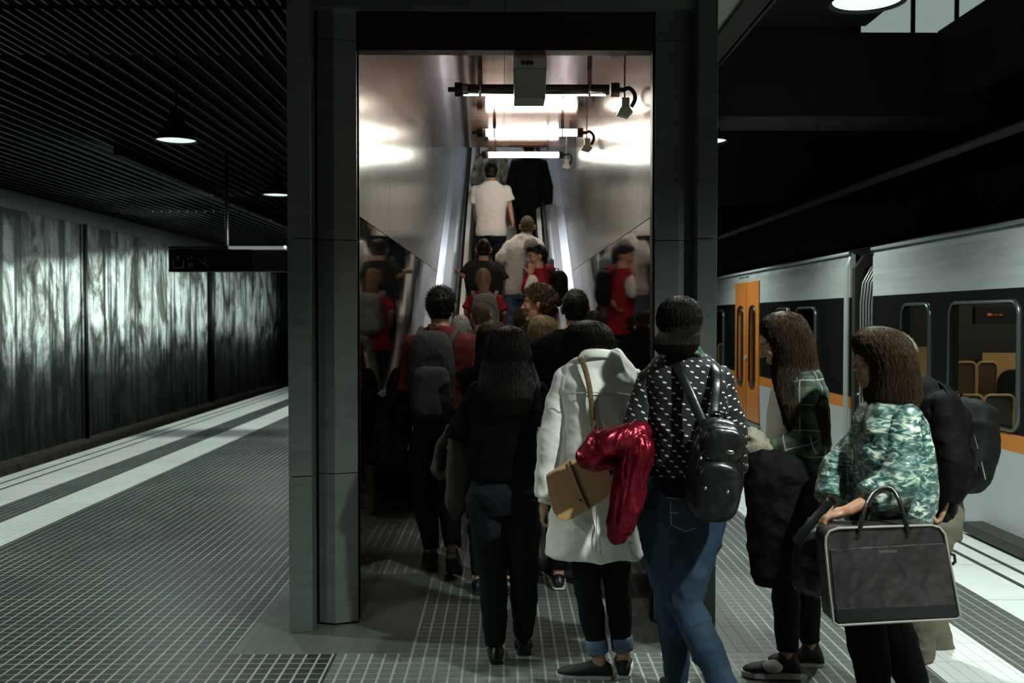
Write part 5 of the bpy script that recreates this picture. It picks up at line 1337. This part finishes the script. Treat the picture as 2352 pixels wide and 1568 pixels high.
# plaid girl
y = 4.45
p5 = person('person with very long brown hair in green plaid shirt looking down', X(1830, y), y, 1.63, face=-82, look=-86, nod=24, sex='f', hair=('x', 'mid'), head=(1788, 788, 0), hn=1500, vox=.0075,
    hrows=[(715, 1793, 1807, .02), (718, 1780, 1821, .045), (724, 1767, 1835, .07), (735, 1755, 1845, .09), (750, 1750, 1853, .105), (772, 1752, 1862, .11), (805, 1766, 1868, .11), (840, 1774, 1874, .10), (880, 1780, 1886, .10, -.03), (925, 1792, 1896, .10, -.10), (975, 1804, 1902, .07, -.14), (1015, 1832, 1902, .035, -.16)],
    top=dict(mat=plaid(), name='plaid_shirt', rows=[(835, 1805, 1862, .06), (855, 1793, 1878, .12), (890, 1788, 1892, .16), (950, 1784, 1898, .18), (1010, 1786, 1897, .175), (1060, 1790, 1892, .17), (1130, 1788, 1888, .165)], sleeve=1.9, sk=1.3, m=.012, wr=.007),
    legs=dict(mat=jeans_d, name='jeans', m=.010, len=.88), shoes=dict(mat=shoe_b, sole=white_sole, high=True, t=.022),
    J=dict(sh_l=(1848, 892, -.13), sh_r=(1836, 892, .15), el_l=(1850, 1015, -.18), wr_l=(1765, 1035, -.12), el_r=(1820, 1015, .18), wr_r=(1750, 1030, .12), neck=(1822, 835, 0), chest=(1838, 940, 0), pelvis=(1836, 1140, 0), hip_l=(1830, 1150, -.07), hip_r=(1838, 1150, .07), kn_l=(1806, 1330, -.08), an_l=(1808, 1515, -.07), kn_r=(1850, 1330, .08), an_r=(1862, 1493, .10)), seed=21)
MB().rings(sil_rings([(870, 1785, 1815, .05), (900, 1776, 1830, .12), (950, 1766, 1830, .13), (1000, 1764, 1830, .13), (1040, 1768, 1830, .13), (1130, 1775, 1840, .13)], y)).obj('t_shirt', whitetop, p5.T, smooth=True)
sh_ = [c for c in p5.T.children if c.name.startswith('shoe')][0]
MB().ell(P(1775, 1530, y-.085), (.045, 0, 0), (0, .042, 0), (0, 0, .028), 16, 10).obj('toe_cap', white_sole, sh_, smooth=True)
drape('long black coat carried over the arm of the person in plaid', 'coat', 'coat', 4.28, [[(1030, 1722, 1800, .05), (1055, 1712, 1850, .09), (1100, 1708, 1872, .10), (1180, 1718, 1882, .10), (1260, 1722, 1884, .09), (1320, 1724, 1880, .08), (1343, 1735, 1860, .05)]], blackj, .012, seed=12)
drape('khaki quilted sleeve of a jacket bunched on the arm of the person in plaid', 'quilted_sleeve', 'jacket', 4.3, [[(985, 1712, 1735, .03), (1000, 1704, 1758, .06), (1025, 1702, 1772, .07), (1045, 1706, 1768, .06), (1060, 1716, 1740, .03)]], quilt, .013, ac=12, al=60, seed=13)
# patterned blouse
y = 3.95
LEAF = leafy()
p6 = person('person in green and cream patterned blouse with wavy brown hair, facing left', X(2040, y), y, 1.58, face=-75, look=-82, nod=2, sex='f', hair=('wavy', 'mid'), head=(2012, 832, 0), hn=1400, vox=.0075, skin='tan',
    hrows=[(750, 2006, 2024, .02), (753, 1992, 2040, .045), (759, 1980, 2056, .07), (769, 1970, 2070, .095), (785, 1965, 2083, .115), (808, 1972, 2093, .125), (840, 1986, 2098, .125), (875, 1992, 2104, .12), (910, 1992, 2110, .11), (938, 1998, 2098, .08)],
    top=dict(mat=LEAF, name='blouse', rows=[(918, 2005, 2070, .08), (935, 1985, 2098, .13), (970, 1968, 2122, .18), (1030, 1962, 2133, .20), (1100, 1955, 2135, .20), (1160, 1950, 2132, .19), (1205, 1950, 2128, .18)], sleeve=1.6, sk=1.5, m=.018, wr=.011, al=20),
    legs=dict(mat=blackf, name='trousers', m=.03), shoes=dark_shoe,
    J=dict(sh_l=(2080, 965, -.13), sh_r=(2010, 968, .14), el_l=(2066, 1110, -.2), wr_l=(1948, 1172, -.22), el_r=(1925, 1085, .12), wr_r=(1893, 1190, .02), hand_l=((-.8, .2, -.3), (0, 0, -1)), hand_r=((-.1, 0, -1), (0, -1, 0)), neck=(2035, 900, 0), chest=(2045, 1020, 0), pelvis=(2035, 1180, 0), hip_l=(2030, 1200, -.06), hip_r=(2040, 1200, .08), kn_l=(1985, 1410, -.05), an_l=(2012, 1600, 0), kn_r=(2040, 1410, .1), an_r=(2105, 1590, .12)), hands=(.9, .8), seed=22)
MB().ell(P(1970, 905, y-.05), (.006, 0, 0), (0, .006, 0), (0, 0, .006), 12, 8).obj('earring', silver, p6.T, smooth=True)
# big bag
yb = 3.62
T = thing('briefcase', P(2050, 1430, yb), 'large dark leather bag with pale piping carried by the person in the patterned blouse', 'bag')
poly = [(1896, 1250), (1897, 1232), (1906, 1219), (1925, 1213), (2030, 1209), (2140, 1206), (2158, 1211), (2170, 1226), (2182, 1290), (2206, 1412), (2200, 1421), (2060, 1428), (1925, 1436), (1914, 1428), (1905, 1350)]
MB().prism([P(a, b, yb) for a, b in poly], (0, .13, 0)).obj('body', leather_d, T, bevel=.008)
MB().tube([P(a, b, yb-.003) for a, b in poly], .0048, 8, closed=True).obj('piping', piping, T, smooth=True)
MB().tube([P(a, b, yb+.132) for a, b in poly], .004, 8, closed=True).obj('piping', piping, T, smooth=True)
MB().prism([P(a, b, yb-.005) for a, b in [(1907, 1262), (2174, 1247), (2192, 1372), (2196, 1400), (1925, 1412), (1918, 1380)]], (0, .006, 0)).obj('front_pocket', leather_d, T, bevel=.002)
MB().prism([P(a, b, yb-.006) for a, b in [(1920, 1398), (2194, 1388), (2200, 1416), (1922, 1430)]], (0, .006, 0)).obj('base_panel', leather_b, T, bevel=.002)
MB().prism([P(a, b, yb-.006) for a, b in [(2018, 1264), (2060, 1262), (2060, 1268), (2018, 1270)]], (0, .003, 0)).obj('name_plate', mat('dull plate', (.2, .2, .19), .4, 1.), T)
for d_, o_ in ((yb, 0), (yb+.12, 6)): MB().ctube([P(1972+o_, 1228, d_-.006), P(1978+o_, 1205, d_-.006), P(1990+o_, 1160, d_+.02), P(2012+o_, 1128, d_+.05), P(2045+o_, 1122, d_+.05), P(2066+o_, 1150, d_+.02), P(2080+o_, 1200, d_-.006), P(2088+o_, 1225, d_-.006)], .009, 8, flat=.5, ref=(0, -1, 0)).obj('handle', leather_b, T, smooth=True)
MB().tube([P(2181, 1268, yb+.03), P(2192, 1275, yb+.03), P(2194, 1290, yb+.03), P(2186, 1296, yb+.03)], .006, 8).obj('side_ring', plastic_black, T, smooth=True)
# handbag between
T, c, ux, uz, nr_ = softpack('black handbag held low between the plaid shirt and the patterned blouse', 'handbag', 1872, 1285, 3.9, .19, .28, .12, leather_b, pocket=False, puff=.01, cat='bag', straps=[[(1826, 1246, 3.85), (1850, 1216, 3.85), (1882, 1180, 3.87), (1908, 1150, 3.88)]])
# black jacket man
y = 4.6
p7 = person('person in black jacket and khaki trousers walking behind the patterned blouse', X(2140, y), y, 1.60, face=-70, look=-80, hair=('short', 'grey'), head=(2052, 815, 0), vox=.008, skin='tan',
    top=dict(mat=blackj, name='jacket', rows=[(862, 2075, 2125, .07), (880, 2068, 2160, .12), (912, 2068, 2195, .17), (960, 2080, 2222, .20), (1020, 2088, 2222, .20), (1090, 2092, 2205, .19), (1150, 2092, 2178, .18), (1188, 2096, 2172, .17)], sleeve=1.92, sk=1.45, m=.02, wr=.010),
    legs=dict(mat=khaki, m=.024, wr=.009), shoes=dict(mat=shoe_l, sole=mat('tan sole', (.35, .30, .2), .6), t=.018),
    J=dict(sh_l=(2165, 930, -.15), sh_r=(2110, 930, .15), el_l=(2196, 1065, -.2), wr_l=(2172, 1150, -.16), hand_l=((-.35, .1, -1), (-1, 0, .2)), el_r=(2110, 1060, .2), wr_r=(2100, 1130, .2), neck=(2092, 872, 0), chest=(2140, 980, 0), pelvis=(2145, 1190, 0), hip_l=(2145, 1200, -.08), hip_r=(2145, 1200, .08), kn_l=(2112, 1370, -.05), an_l=(2120, 1520, 0), kn_r=(2120, 1370, .1), an_r=(2165, 1500, .22)), hands=(.9, .5), seed=23)
softpack('black backpack on the back of the person in the khaki trousers', 'backpack', 2216, 1020, 4.52, .20, .42, .28, packb, yaw=35, tilt=-12, pocket=False, puff=.010, straps=[[(2195, 950, 4.4), (2180, 905, 4.42), (2158, 885, 4.5)]])

bp = [o for o in col.objects if o.name.startswith('backpack') and o.parent is None][-1]
MB().tube([P(2238, 1000, 4.32), P(2246, 1030, 4.32)], .004, 6).obj('zip_pull', silver, bp); MB().tube([P(2254, 1060, 4.34), P(2263, 1100, 4.34)], .005, 6).obj('zip_pull', silver, bp)
